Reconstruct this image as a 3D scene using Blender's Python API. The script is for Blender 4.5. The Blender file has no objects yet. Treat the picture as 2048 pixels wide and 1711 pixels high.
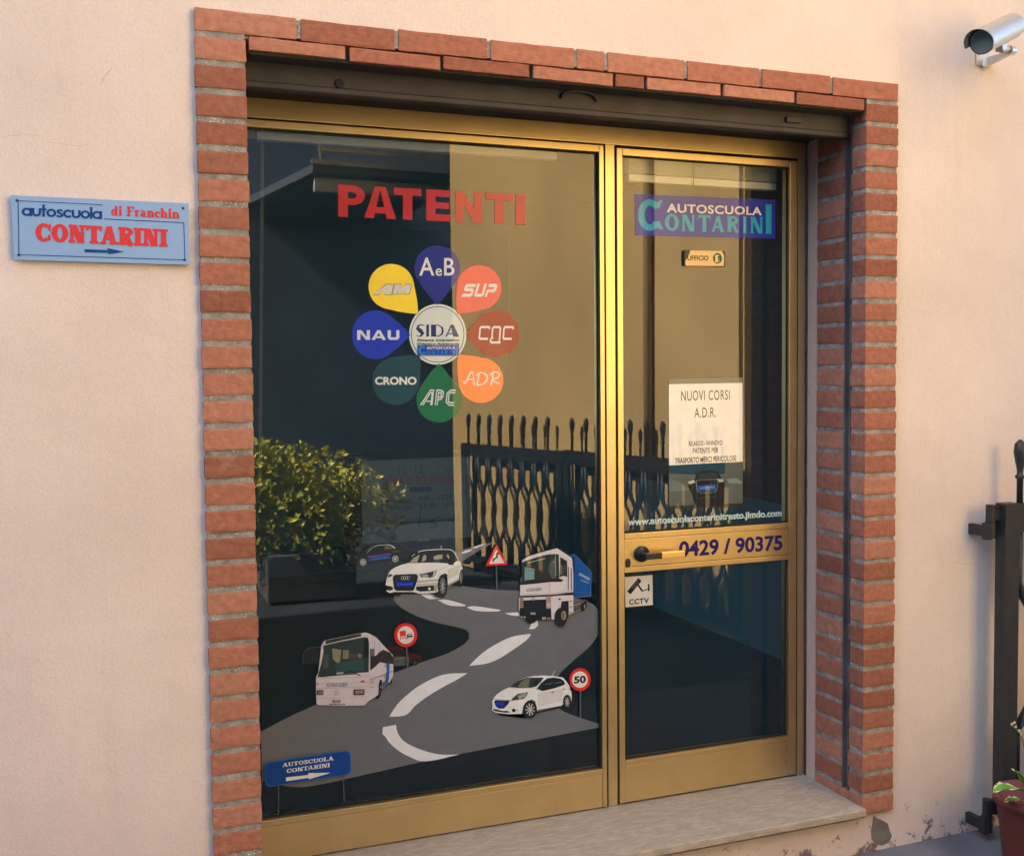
import bpy, bmesh, math, random
from mathutils import Vector, Matrix, noise
random.seed(7)
R = math.radians
SC = bpy.context.scene
COL = SC.collection

# ------------------------------------------------------------------ camera
W, H = 2.1703, 2.365                      # brick surround, outer size (m); brick face is y = 0, z = 0 its foot
CAM = Vector((-0.2214, -2.7957, 1.4387))
YAW, PIT, ROL, FPX = 0.361043, -0.0475435, -0.00970756, 2130.03
def _axes():
    c, s = math.cos(YAW), math.sin(YAW)
    f = Vector((s, c, 0)); r = Vector((c, -s, 0)); u = Vector((0, 0, 1))
    c, s = math.cos(PIT), math.sin(PIT)
    f2 = f * c + u * s; u2 = u * c - f * s
    c, s = math.cos(ROL), math.sin(ROL)
    return r * c + u2 * s, u2 * c - r * s, f2
AR, AU, AF = _axes()
cd = bpy.data.cameras.new('camera'); cam = bpy.data.objects.new('camera', cd); COL.objects.link(cam)
cd.sensor_fit = 'HORIZONTAL'; cd.sensor_width = 36.0; cd.lens = 36.0 * FPX / 2048.0
cd.clip_start = 0.02; cd.clip_end = 500
cam.matrix_world = Matrix(((AR.x, AU.x, -AF.x, CAM.x), (AR.y, AU.y, -AF.y, CAM.y), (AR.z, AU.z, -AF.z, CAM.z), (0, 0, 0, 1)))
SC.camera = cam

# ------------------------------------------------------------------ light
SUN_EL, SUN_BACK = 40.0, 5.0              # sun stands to the left, a little behind the shop front
w = bpy.data.worlds.new('World'); SC.world = w; w.use_nodes = True
nt = w.node_tree; bg = nt.nodes['Background']
sky = nt.nodes.new('ShaderNodeTexSky'); sky.sky_type = 'NISHITA'; sky.sun_disc = False
sky.sun_elevation = R(SUN_EL); sky.sun_rotation = R(-(90 - SUN_BACK)); sky.air_density = 1.0; sky.dust_density = 2.0
nt.links.new(sky.outputs[0], bg.inputs['Color']); bg.inputs['Strength'].default_value = 0.10
sl = bpy.data.lights.new('sun', 'SUN'); sl.energy = 5.0; sl.angle = R(0.5); sl.color = (1.0, 0.95, 0.87)
so = bpy.data.objects.new('sun', sl); COL.objects.link(so)
sd = Vector((-math.cos(R(SUN_BACK)) * math.cos(R(SUN_EL)), math.sin(R(SUN_BACK)) * math.cos(R(SUN_EL)), math.sin(R(SUN_EL))))
so.rotation_euler = sd.to_track_quat('Z', 'Y').to_euler(); so.location = sd * 30
vs = SC.view_settings; vs.view_transform = 'Standard'; vs.look = 'None'; vs.exposure = 2.95; vs.gamma = 1.0
SC.render.engine = 'CYCLES'
SC.cycles.use_denoising = True
SC.cycles.max_bounces = 10; SC.cycles.diffuse_bounces = 5; SC.cycles.glossy_bounces = 6; SC.cycles.transparent_max_bounces = 16
SC.cycles.sample_clamp_indirect = 6.0; SC.cycles.caustics_reflective = False; SC.cycles.caustics_refractive = False

# ------------------------------------------------------------------ helpers
def hit(px, py, ax, val):
    """point of the place seen at photo pixel (px, py), on the plane axis ax = val (survey of the photograph)"""
    d = AF + AR * ((px - 1024) / FPX) + AU * ((855.5 - py) / FPX)
    return CAM + d * ((val - CAM[ax]) / d[ax])
def lin(c):
    return tuple(((v / 255) / 12.92 if v <= 10.3 else (((v / 255) + .055) / 1.055) ** 2.4) for v in c)
_m = {}
def mat(name, col, rough=.6, metal=0.0, spec=.5, coat=0.0, coat_ior=1.5, var=0.0, vscale=8.0, bump=0.0, bscale=200.0, emit=0.0, srgb=True, aniso=0.0):
    if name in _m: return _m[name]
    m = bpy.data.materials.new(name); m.use_nodes = True; _m[name] = m
    n = m.node_tree; b = n.nodes['Principled BSDF']
    c = lin(col) if srgb else col
    b.inputs['Base Color'].default_value = (*c, 1); b.inputs['Roughness'].default_value = rough
    b.inputs['Metallic'].default_value = metal; b.inputs['Specular IOR Level'].default_value = spec
    b.inputs['Coat Weight'].default_value = coat; b.inputs['Coat Roughness'].default_value = 0.015; b.inputs['Coat IOR'].default_value = coat_ior
    b.inputs['Anisotropic'].default_value = aniso
    if emit:
        b.inputs['Emission Color'].default_value = (*c, 1); b.inputs['Emission Strength'].default_value = emit
    if var or bump:
        tc = n.nodes.new('ShaderNodeTexCoord')
    if var:
        nz = n.nodes.new('ShaderNodeTexNoise'); nz.inputs['Scale'].default_value = vscale; nz.inputs['Detail'].default_value = 6
        n.links.new(tc.outputs['Object'], nz.inputs['Vector'])
        rp = n.nodes.new('ShaderNodeMapRange'); rp.inputs[1].default_value = .3; rp.inputs[2].default_value = .7
        rp.inputs[3].default_value = 1 - var; rp.inputs[4].default_value = 1 + var
        n.links.new(nz.outputs['Fac'], rp.inputs[0])
        mx = n.nodes.new('ShaderNodeVectorMath'); mx.operation = 'SCALE'; mx.inputs[0].default_value = c
        n.links.new(rp.outputs[0], mx.inputs['Scale']); n.links.new(mx.outputs[0], b.inputs['Base Color'])
    if bump:
        nb = n.nodes.new('ShaderNodeTexNoise'); nb.inputs['Scale'].default_value = bscale; nb.inputs['Detail'].default_value = 5
        n.links.new(tc.outputs['Object'], nb.inputs['Vector'])
        bp = n.nodes.new('ShaderNodeBump'); bp.inputs['Strength'].default_value = bump; bp.inputs['Distance'].default_value = .002
        n.links.new(nb.outputs['Fac'], bp.inputs['Height']); n.links.new(bp.outputs[0], b.inputs['Normal'])
    return m
def tag(o, label=None, cat=None, group=None, kind=None):
    if label: o['label'] = label
    if cat: o['category'] = cat
    if group: o['group'] = group
    if kind: o['kind'] = kind
    return o
def empty(name, loc, label, cat, group=None):
    o = bpy.data.objects.new(name, None); COL.objects.link(o); o.location = loc; o.empty_display_size = .1
    return tag(o, label, cat, group)
class MB:
    """collects geometry in world coordinates and links it as ONE mesh object"""
    def __init__(s): s.v = []; s.f = []; s.m = []; s.mats = []
    def mi(s, m):
        if m not in s.mats: s.mats.append(m)
        return s.mats.index(m)
    def face(s, pts, m):
        b = len(s.v); s.v += [Vector(p) for p in pts]; s.f.append(list(range(b, b + len(pts)))); s.m.append(s.mi(m))
    def mesh(s, vs_, fs, m):
        b = len(s.v); s.v += [Vector(p) for p in vs_]; k = s.mi(m)
        for f in fs: s.f.append([b + i for i in f]); s.m.append(k)
    def box(s, a, b, m, M=None):
        x0, y0, z0 = a; x1, y1, z1 = b
        vs_ = [Vector(p) for p in ((x0,y0,z0),(x1,y0,z0),(x1,y1,z0),(x0,y1,z0),(x0,y0,z1),(x1,y0,z1),(x1,y1,z1),(x0,y1,z1))]
        if M: vs_ = [M @ p for p in vs_]
        s.mesh(vs_, [(0,3,2,1),(4,5,6,7),(0,1,5,4),(1,2,6,5),(2,3,7,6),(3,0,4,7)], m)
    def tube(s, pts, r, m, n=10, cap=True):
        pts = [Vector(p) for p in pts]; rs = r if isinstance(r, (list, tuple)) else [r] * len(pts)
        vs_ = []; fs = []
        up = Vector((0, 0, 1))
        for i, p in enumerate(pts):
            d = (pts[min(i+1, len(pts)-1)] - pts[max(i-1, 0)]).normalized()
            a = d.cross(up if abs(d.z) < .95 else Vector((1, 0, 0))).normalized(); b = d.cross(a)
            for k in range(n):
                t = 2 * math.pi * k / n; vs_.append(p + (a * math.cos(t) + b * math.sin(t)) * rs[i])
        for i in range(len(pts) - 1):
            for k in range(n):
                fs.append((i*n+k, i*n+(k+1) % n, (i+1)*n+(k+1) % n, (i+1)*n+k))
        if cap: fs.append(tuple(range(n-1, -1, -1))); fs.append(tuple((len(pts)-1)*n + k for k in range(n)))
        s.mesh(vs_, fs, m)
    def lathe(s, prof, c, m, n=24):
        vs_ = []; fs = []
        for r, z in prof:
            for k in range(n):
                t = 2 * math.pi * k / n; vs_.append((c[0] + r * math.cos(t), c[1] + r * math.sin(t), c[2] + z))
        for i in range(len(prof) - 1):
            for k in range(n): fs.append((i*n+k, i*n+(k+1) % n, (i+1)*n+(k+1) % n, (i+1)*n+k))
        s.mesh(vs_, fs, m)
    def build(s, name, parent=None, smooth=False, bevel=0.0, fix=True):
        me = bpy.data.meshes.new(name)
        o0 = parent.matrix_world.translation if False else None
        me.from_pydata([tuple(p) for p in s.v], [], s.f); 
        for m in s.mats: me.materials.append(m)
        me.polygons.foreach_set('material_index', s.m)
        if smooth: me.polygons.foreach_set('use_smooth', [True] * len(me.polygons))
        me.update()
        if fix or bevel:
            bm = bmesh.new(); bm.from_mesh(me)
            if fix: bmesh.ops.recalc_face_normals(bm, faces=bm.faces)
            if bevel: bmesh.ops.bevel(bm, geom=list(bm.edges), offset=bevel, segments=2, affect='EDGES', profile=.6)
            bm.to_mesh(me); bm.free()
        o = bpy.data.objects.new(name, me); COL.objects.link(o)
        if parent is not None:
            o.parent = parent; o.matrix_parent_inverse = Matrix.Translation(-world_loc(parent))
        return o
def world_loc(o):
    return Vector(o.location) if o.parent is None else Vector((0, 0, 0))
def bx(name, a, b, m, parent=None, bevel=0.0):
    k = MB(); k.box(a, b, m); return k.build(name, parent, bevel=bevel)

# ------------------------------------------------------------------ materials with more nodes
def nodes_of(name):
    m = bpy.data.materials.new(name); m.use_nodes = True; return m, m.node_tree, m.node_tree.nodes['Principled BSDF']
def N(n, t, **k):
    x = n.nodes.new(t)
    for a, b in k.items():
        if a.startswith('_'): setattr(x, a[1:], b)
        else: x.inputs[a.replace('__', ' ')].default_value = b
    return x
def plaster_mat(name, base, stain):
    m, n, b = nodes_of(name); L = n.links.new
    tc = N(n, 'ShaderNodeTexCoord')
    a = N(n, 'ShaderNodeTexNoise', Scale=1.3, Detail=6.0, Roughness=.6); L(tc.outputs['Object'], a.inputs['Vector'])
    r = N(n, 'ShaderNodeValToRGB'); r.color_ramp.elements[0].position = .3; r.color_ramp.elements[1].position = .72
    r.color_ramp.elements[0].color = (*[v * f for v, f in zip(base, (.88, .86, .86))], 1); r.color_ramp.elements[1].color = (*[min(1, v * 1.05) for v in base], 1)
    L(a.outputs['Fac'], r.inputs[0])
    # fine speckle of the rendered surface
    s = N(n, 'ShaderNodeTexNoise', Scale=160.0, Detail=3.0); L(tc.outputs['Object'], s.inputs['Vector'])
    sr = N(n, 'ShaderNodeMapRange'); sr.inputs[1].default_value = .3; sr.inputs[2].default_value = .7; sr.inputs[3].default_value = .955; sr.inputs[4].default_value = 1.035
    L(s.outputs['Fac'], sr.inputs[0])
    mu = N(n, 'ShaderNodeVectorMath', _operation='SCALE'); L(r.outputs[0], mu.inputs[0]); L(sr.outputs[0], mu.inputs['Scale'])
    pm = N(n, 'ShaderNodeMapping'); pm.inputs['Scale'].default_value = (7, 1, .7); L(tc.outputs['Object'], pm.inputs['Vector'])
    dn = N(n, 'ShaderNodeTexNoise', Scale=1.6, Detail=7.0, Roughness=.65); L(pm.outputs[0], dn.inputs['Vector'])
    dv = N(n, 'ShaderNodeMapRange'); dv.inputs[1].default_value = .55; dv.inputs[2].default_value = .8; dv.inputs[3].default_value = 1.0; dv.inputs[4].default_value = .93; L(dn.outputs['Fac'], dv.inputs[0])
    mu0 = mu; mu = N(n, 'ShaderNodeVectorMath', _operation='SCALE'); L(mu0.outputs[0], mu.inputs[0]); L(dv.outputs[0], mu.inputs['Scale'])
    # rising damp and scuffs close to the pavement
    sx = N(n, 'ShaderNodeSeparateXYZ'); L(tc.outputs['Object'], sx.inputs[0])
    zr = N(n, 'ShaderNodeMapRange'); zr.inputs[1].default_value = .12; zr.inputs[2].default_value = -.14; L(sx.outputs['Z'], zr.inputs[0])
    d = N(n, 'ShaderNodeTexNoise', Scale=16.0, Detail=8.0, Roughness=.7); L(tc.outputs['Object'], d.inputs['Vector'])
    ad = N(n, 'ShaderNodeMath', _operation='MULTIPLY_ADD'); L(zr.outputs[0], ad.inputs[0]); ad.inputs[1].default_value = .245; L(d.outputs['Fac'], ad.inputs[2])
    dr = N(n, 'ShaderNodeMapRange'); dr.inputs[1].default_value = .74; dr.inputs[2].default_value = .80; L(ad.outputs[0], dr.inputs[0])
    mx = N(n, 'ShaderNodeMix', _data_type='RGBA'); L(dr.outputs[0], mx.inputs[0]); L(mu.outputs[0], mx.inputs[6]); mx.inputs[7].default_value = (*stain, 1)
    # soft grime veil low down
    vr = N(n, 'ShaderNodeMapRange'); vr.inputs[1].default_value = .5; vr.inputs[2].default_value = -.15; vr.inputs[3].default_value = 0; vr.inputs[4].default_value = .5
    L(sx.outputs['Z'], vr.inputs[0])
    vn = N(n, 'ShaderNodeTexNoise', Scale=4.0, Detail=5.0); L(tc.outputs['Object'], vn.inputs['Vector'])
    vm = N(n, 'ShaderNodeMath', _operation='MULTIPLY'); L(vr.outputs[0], vm.inputs[0]); L(vn.outputs['Fac'], vm.inputs[1])
    mx2 = N(n, 'ShaderNodeMix', _data_type='RGBA'); L(vm.outputs[0], mx2.inputs[0]); L(mx.outputs[2], mx2.inputs[6]); mx2.inputs[7].default_value = (.34, .24, .22, 1)
    L(mx2.outputs[2], b.inputs['Base Color']); b.inputs['Roughness'].default_value = .92; b.inputs['Specular IOR Level'].default_value = .15
    h1 = N(n, 'ShaderNodeTexNoise', Scale=190.0, Detail=4.0); L(tc.outputs['Object'], h1.inputs['Vector'])
    h2 = N(n, 'ShaderNodeTexNoise', Scale=9.0, Detail=4.0); L(tc.outputs['Object'], h2.inputs['Vector'])
    ah = N(n, 'ShaderNodeMath', _operation='MULTIPLY_ADD'); L(h2.outputs['Fac'], ah.inputs[0]); ah.inputs[1].default_value = 3.2; L(h1.outputs['Fac'], ah.inputs[2])
    bp = N(n, 'ShaderNodeBump', Strength=.45, Distance=.0022); L(ah.outputs[0], bp.inputs['Height']); L(bp.outputs[0], b.inputs['Normal'])
    return m
M_PLASTER = plaster_mat('pink_plaster', (.735, .66, .60), (.12, .10, .115))
def brick_mat():
    m, n, b = nodes_of('red_brick'); L = n.links.new
    tc = N(n, 'ShaderNodeTexCoord')
    at = N(n, 'ShaderNodeAttribute', _attribute_name='tone')
    r = N(n, 'ShaderNodeValToRGB'); e = r.color_ramp.elements
    e[0].position = 0; e[0].color = (.27, .105, .068, 1); e[1].position = 1; e[1].color = (.44, .205, .135, 1); x = e.new(.5); x.color = (.37, .152, .098, 1)
    L(at.outputs['Fac'], r.inputs[0])
    a = N(n, 'ShaderNodeTexNoise', Scale=55.0, Detail=6.0); L(tc.outputs['Object'], a.inputs['Vector'])
    ar = N(n, 'ShaderNodeMapRange'); ar.inputs[1].default_value = .3; ar.inputs[2].default_value = .7; ar.inputs[3].default_value = .80; ar.inputs[4].default_value = 1.13
    L(a.outputs['Fac'], ar.inputs[0])
    mu = N(n, 'ShaderNodeVectorMath', _operation='SCALE'); L(r.outputs[0], mu.inputs[0]); L(ar.outputs[0], mu.inputs['Scale'])
    # lime bloom
    c = N(n, 'ShaderNodeTexNoise', Scale=7.0, Detail=8.0, Roughness=.7); L(tc.outputs['Object'], c.inputs['Vector'])
    cr = N(n, 'ShaderNodeMapRange'); cr.inputs[1].default_value = .6; cr.inputs[2].default_value = .82; cr.inputs[4].default_value = .55; L(c.outputs['Fac'], cr.inputs[0])
    mx = N(n, 'ShaderNodeMix', _data_type='RGBA'); L(cr.outputs[0], mx.inputs[0]); L(mu.outputs[0], mx.inputs[6]); mx.inputs[7].default_value = (.55, .40, .34, 1)
    s = N(n, 'ShaderNodeTexNoise', Scale=95.0, Detail=5.0, Roughness=.75); L(tc.outputs['Object'], s.inputs['Vector'])
    sr = N(n, 'ShaderNodeMapRange'); sr.inputs[1].default_value = .62; sr.inputs[2].default_value = .74; sr.inputs[4].default_value = .6; L(s.outputs['Fac'], sr.inputs[0])
    mx3 = N(n, 'ShaderNodeMix', _data_type='RGBA'); L(sr.outputs[0], mx3.inputs[0]); L(mx.outputs[2], mx3.inputs[6]); mx3.inputs[7].default_value = (.15, .075, .055, 1)
    L(mx3.outputs[2], b.inputs['Base Color']); b.inputs['Roughness'].default_value = .9; b.inputs['Specular IOR Level'].default_value = .2
    h = N(n, 'ShaderNodeTexNoise', Scale=420.0, Detail=4.0); L(tc.outputs['Object'], h.inputs['Vector'])
    bp = N(n, 'ShaderNodeBump', Strength=.5, Distance=.0015); L(h.outputs['Fac'], bp.inputs['Height']); L(bp.outputs[0], b.inputs['Normal'])
    return m
M_BRICK = brick_mat()
def mortar_mat():
    m, n, b = nodes_of('grey_mortar'); L = n.links.new
    tc = N(n, 'ShaderNodeTexCoord')
    a = N(n, 'ShaderNodeTexNoise', Scale=30.0, Detail=7.0); L(tc.outputs['Object'], a.inputs['Vector'])
    r = N(n, 'ShaderNodeValToRGB'); e = r.color_ramp.elements
    e[0].position = .3; e[0].color = (.17, .165, .15, 1); e[1].position = .7; e[1].color = (.36, .35, .315, 1); L(a.outputs['Fac'], r.inputs[0])
    v = N(n, 'ShaderNodeTexVoronoi', Scale=150.0); L(tc.outputs['Object'], v.inputs['Vector'])
    vr = N(n, 'ShaderNodeMapRange'); vr.inputs[1].default_value = .24; vr.inputs[2].default_value = .16; L(v.outputs['Distance'], vr.inputs[0])
    k = N(n, 'ShaderNodeTexNoise', Scale=12.0, Detail=3.0); L(tc.outputs['Object'], k.inputs['Vector'])
    kr = N(n, 'ShaderNodeMapRange'); kr.inputs[1].default_value = .5; kr.inputs[2].default_value = .6; L(k.outputs['Fac'], kr.inputs[0])
    km = N(n, 'ShaderNodeMath', _operation='MULTIPLY'); L(vr.outputs[0], km.inputs[0]); L(kr.outputs[0], km.inputs[1])
    mx = N(n, 'ShaderNodeMix', _data_type='RGBA'); L(km.outputs[0], mx.inputs[0]); L(r.outputs[0], mx.inputs[6]); mx.inputs[7].default_value = (.85, .84, .8, 1)
    L(mx.outputs[2], b.inputs['Base Color']); b.inputs['Roughness'].default_value = .95
    h = N(n, 'ShaderNodeTexNoise', Scale=160.0, Detail=6.0); L(tc.outputs['Object'], h.inputs['Vector'])
    bp = N(n, 'ShaderNodeBump', Strength=.9, Distance=.004); L(h.outputs['Fac'], bp.inputs['Height']); L(bp.outputs[0], b.inputs['Normal'])
    return m
M_MORTAR = mortar_mat()
def glass_mat(name, tint, boost, ior):
    m = bpy.data.materials.new(name); m.use_nodes = True; n = m.node_tree; L = n.links.new
    n.nodes.remove(n.nodes['Principled BSDF'])
    g = N(n, 'ShaderNodeBsdfGlossy', Roughness=0.0); g.inputs['Color'].default_value = (1, 1, 1, 1)
    t = N(n, 'ShaderNodeBsdfTransparent'); t.inputs['Color'].default_value = (*tint, 1)
    f = N(n, 'ShaderNodeFresnel', IOR=ior)
    mm = N(n, 'ShaderNodeMath', _operation='MULTIPLY', _use_clamp=True); L(f.outputs[0], mm.inputs[0]); mm.inputs[1].default_value = boost
    mx = N(n, 'ShaderNodeMixShader'); L(mm.outputs[0], mx.inputs[0]); L(t.outputs[0], mx.inputs[1]); L(g.outputs[0], mx.inputs[2])
    # panes are never perfectly flat
    tc = N(n, 'ShaderNodeTexCoord'); w_ = N(n, 'ShaderNodeTexNoise', Scale=2.2, Detail=1.0); L(tc.outputs['Object'], w_.inputs['Vector'])
    bp = N(n, 'ShaderNodeBump', Strength=.012, Distance=.02); L(w_.outputs['Fac'], bp.inputs['Height']); L(bp.outputs[0], g.inputs['Normal'])
    # blue haze painted over the pane to lift its dark tones
    haze = N(n, 'ShaderNodeBsdfDiffuse'); haze.inputs['Color'].default_value = (.13, .36, .55, 1)
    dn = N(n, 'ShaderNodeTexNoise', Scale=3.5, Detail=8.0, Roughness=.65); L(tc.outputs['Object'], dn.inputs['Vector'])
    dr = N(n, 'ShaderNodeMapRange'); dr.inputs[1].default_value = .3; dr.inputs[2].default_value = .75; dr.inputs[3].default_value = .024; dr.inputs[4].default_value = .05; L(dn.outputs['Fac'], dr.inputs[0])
    m2 = N(n, 'ShaderNodeMixShader'); L(dr.outputs[0], m2.inputs[0]); L(mx.outputs[0], m2.inputs[1]); L(haze.outputs[0], m2.inputs[2])
    L(m2.outputs[0], n.nodes['Material Output'].inputs['Surface'])
    return m
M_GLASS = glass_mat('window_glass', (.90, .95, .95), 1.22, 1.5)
def gold_mat():
    m, n, b = nodes_of('gold_anodised_aluminium'); L = n.links.new
    tc = N(n, 'ShaderNodeTexCoord')
    mp = N(n, 'ShaderNodeMapping'); mp.inputs['Scale'].default_value = (6, 6, 6); L(tc.outputs['Object'], mp.inputs['Vector'])
    a = N(n, 'ShaderNodeTexNoise', Scale=1.5, Detail=7.0, Roughness=.65); L(mp.outputs[0], a.inputs['Vector'])
    r = N(n, 'ShaderNodeValToRGB'); e = r.color_ramp.elements
    e[0].position = .3; e[0].color = (.56, .435, .225, 1); e[1].position = .7; e[1].color = (.63, .50, .27, 1); L(a.outputs['Fac'], r.inputs[0])
    # chalky wear along the threshold
    sx = N(n, 'ShaderNodeSeparateXYZ'); L(tc.outputs['Object'], sx.inputs[0])
    zr = N(n, 'ShaderNodeMapRange'); zr.inputs[1].default_value = .075; zr.inputs[2].default_value = .025; L(sx.outputs['Z'], zr.inputs[0])
    d = N(n, 'ShaderNodeTexNoise', Scale=40.0, Detail=8.0, Roughness=.7); L(tc.outputs['Object'], d.inputs['Vector'])
    dm = N(n, 'ShaderNodeMath', _operation='MULTIPLY'); L(zr.outputs[0], dm.inputs[0]); L(d.outputs['Fac'], dm.inputs[1])
    dr = N(n, 'ShaderNodeMapRange'); dr.inputs[1].default_value = .30; dr.inputs[2].default_value = .55; dr.inputs[4].default_value = .8; L(dm.outputs[0], dr.inputs[0])
    mx = N(n, 'ShaderNodeMix', _data_type='RGBA'); L(dr.outputs[0], mx.inputs[0]); L(r.outputs[0], mx.inputs[6]); mx.inputs[7].default_value = (.5, .47, .42, 1)
    L(mx.outputs[2], b.inputs['Base Color'])
    b.inputs['Metallic'].default_value = .92
    rr = N(n, 'ShaderNodeMapRange'); rr.inputs[1].default_value = .3; rr.inputs[2].default_value = .7; rr.inputs[3].default_value = .36; rr.inputs[4].default_value = .40; lo = N(n, 'ShaderNodeTexNoise', Scale=5.0, Detail=2.0); L(tc.outputs['Object'], lo.inputs['Vector']); L(lo.outputs['Fac'], rr.inputs[0])
    L(rr.outputs[0], b.inputs['Roughness'])
    return m
M_GOLD = gold_mat()
def marble_mat():
    m, n, b = nodes_of('sill_marble'); L = n.links.new
    tc = N(n, 'ShaderNodeTexCoord'); mp = N(n, 'ShaderNodeMapping'); mp.inputs['Scale'].default_value = (5, 16, 16); L(tc.outputs['Object'], mp.inputs['Vector'])
    a = N(n, 'ShaderNodeTexNoise', Scale=4.0, Detail=9.0, Roughness=.72, Distortion=.3); L(mp.outputs[0], a.inputs['Vector'])
    r = N(n, 'ShaderNodeValToRGB'); e = r.color_ramp.elements
    e[0].position = .28; e[0].color = (.30, .255, .19, 1); e[1].position = .62; e[1].color = (.46, .41, .335, 1)
    x = e.new(.48); x.color = (.37, .32, .25, 1); L(a.outputs['Fac'], r.inputs[0]); L(r.outputs[0], b.inputs['Base Color'])
    b.inputs['Roughness'].default_value = .55
    bp = N(n, 'ShaderNodeBump', Strength=.25, Distance=.002); L(a.outputs['Fac'], bp.inputs['Height']); L(bp.outputs[0], b.inputs['Normal'])
    return m
M_MARBLE = marble_mat()
M_IRON = mat('black_iron', (34, 36, 40), rough=.5, var=.3, vscale=30, bump=.3, bscale=150)
M_STEEL = mat('brushed_steel', (205, 205, 200), rough=.32, metal=.9)
M_DARKPL = mat('black_plastic', (22, 26, 30), rough=.35)
M_ZINC = mat('zinc_guide', (108, 112, 116), rough=.55, metal=.5, var=.3, vscale=12)
M_SHUTTER = mat('grey_shutter', (58, 58, 62), rough=.6, metal=.3, var=.25, vscale=10)
# ================================================================== SETTING
GZ = -0.137                                # pavement level
def sheet(name, z, x0, x1, y0, y1, m, n=1):
    k = MB(); k.face([(x0, y0, z), (x1, y0, z), (x1, y1, z), (x0, y1, z)], m)
    o = k.build(name); tag(o, kind='structure'); return o
M_ASPH = mat('asphalt', (56, 60, 66), rough=.9, var=.35, vscale=3, bump=.8, bscale=120)
M_PAVE = mat('pavement_concrete', (92, 94, 102), rough=.9, var=.3, vscale=5, bump=.6, bscale=90)
sheet('ground', GZ - .02, -60, 60, -60, 60, M_ASPH)
pv = bx('pavement', (-14, -1.25, GZ - .3), (12, .3, GZ), M_PAVE); tag(pv, kind='structure')
# shop building: one facade with the shop opening, roof, back
OX0, OX1 = .10, W - .10                    # rough opening behind the brick surround
def facade():
    k = MB(); y0, y1 = .017, .36
    xs = [-9.0, OX0, OX1, 9.0]; zs = [GZ - .1, -.02, H - .06, 7.0]
    for yy in (y0, y1):
        for i in range(3):
            for j in range(3):
                if i == 1 and j == 1: continue
                k.face([(xs[i], yy, zs[j]), (xs[i+1], yy, zs[j]), (xs[i+1], yy, zs[j+1]), (xs[i], yy, zs[j+1])], M_PLASTER)
    # reveals of the opening
    k.face([(xs[1], y0, zs[1]), (xs[1], y1, zs[1]), (xs[1], y1, zs[2]), (xs[1], y0, zs[2])], M_PLASTER)
    k.face([(xs[2], y0, zs[1]), (xs[2], y1, zs[1]), (xs[2], y1, zs[2]), (xs[2], y0, zs[2])], M_PLASTER)
    k.face([(xs[1], y0, zs[2]), (xs[2], y0, zs[2]), (xs[2], y1, zs[2]), (xs[1], y1, zs[2])], M_PLASTER)
    k.face([(xs[1], y0, zs[1]), (xs[2], y0, zs[1]), (xs[2], y1, zs[1]), (xs[1], y1, zs[1])], M_PLASTER)
    for x in (xs[0], xs[3]): k.face([(x, y0, zs[0]), (x, y1, zs[0]), (x, y1, zs[3]), (x, y0, zs[3])], M_PLASTER)
    return k
shop = empty('shop_building', (1.0, .2, GZ), 'pale pink plastered shop building around the brick framed entrance', 'building')
facade().build('facade', shop, fix=False)
M_REVEAL = mat('reveal_plaster', (196, 172, 158), rough=.9, bump=.5, bscale=120)
bx('plaster_reveal', (2.045, .252, .02), (OX1 + .01, .3, H - .09), M_REVEAL, shop)
bx('plaster_reveal', (OX0 - .01, .252, .02), (.125, .3, H - .09), M_REVEAL, shop)
k = MB(); k.box((-9.2, -.25, 7.0), (9.2, 7, 7.25), mat('roof_slab', (120, 110, 104), rough=.9)); k.build('roof', shop)
k = MB(); k.box((.5, 6.6, GZ), (9, 6.9, 7.0), M_PLASTER); k.box((-9, 6.6, GZ), (-1.5, 6.9, 7.0), M_PLASTER); k.box((-1.5, 6.6, 2.65), (.5, 6.9, 7.0), M_PLASTER); k.box((-9, .36, GZ), (-8.7, 6.6, 7.0), M_PLASTER); k.box((8.7, .36, GZ), (9, 6.6, 7.0), M_PLASTER); k.build('outer_wall', shop)  # gap in the rear wall is added to let sky light in
# cracks and the bare patch in the plaster
M_CRACK = mat('plaster_crack', (186, 162, 152), rough=.95)
def crack(pts, wd):
    k = MB(); q = [hit(x, y, 1, .0166) for x, y in pts]
    for i in range(len(q) - 1):
        a, b = q[i], q[i+1]; d = (b - a).normalized(); nrm = Vector((-d.z, 0, d.x)) * wd
        k.face([a - nrm, b - nrm * .8, b + nrm * .8, a + nrm], M_CRACK)
    return k.build('crack', shop, fix=False)
crack([(203, 166), (207, 160), (206, 157), (213, 149), (219, 142), (223, 136)], .0008)
crack([(0, 276), (20, 272), (48, 268), (80, 272)], .0004)
crack([(96, 284), (140, 290), (162, 292), (180, 286)], .0004)
crack([(1880, 1130), (1905, 1122), (1930, 1128), (1950, 1124)], .0004)
M_PATCH = mat('bare_render', (112, 110, 104), rough=.95, var=.25, vscale=20, bump=.8, bscale=120)
k = MB(); pp = [(1748, 1628), (1752, 1634), (1766, 1640), (1776, 1646), (1780, 1662), (1784, 1670), (1778, 1684), (1764, 1690), (1750, 1686), (1743, 1676), (1742, 1660), (1745, 1645)]
k.face([hit(x, y, 1, .0155) for x, y in pp], M_PATCH); k.build('plaster_patch', shop)

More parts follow.
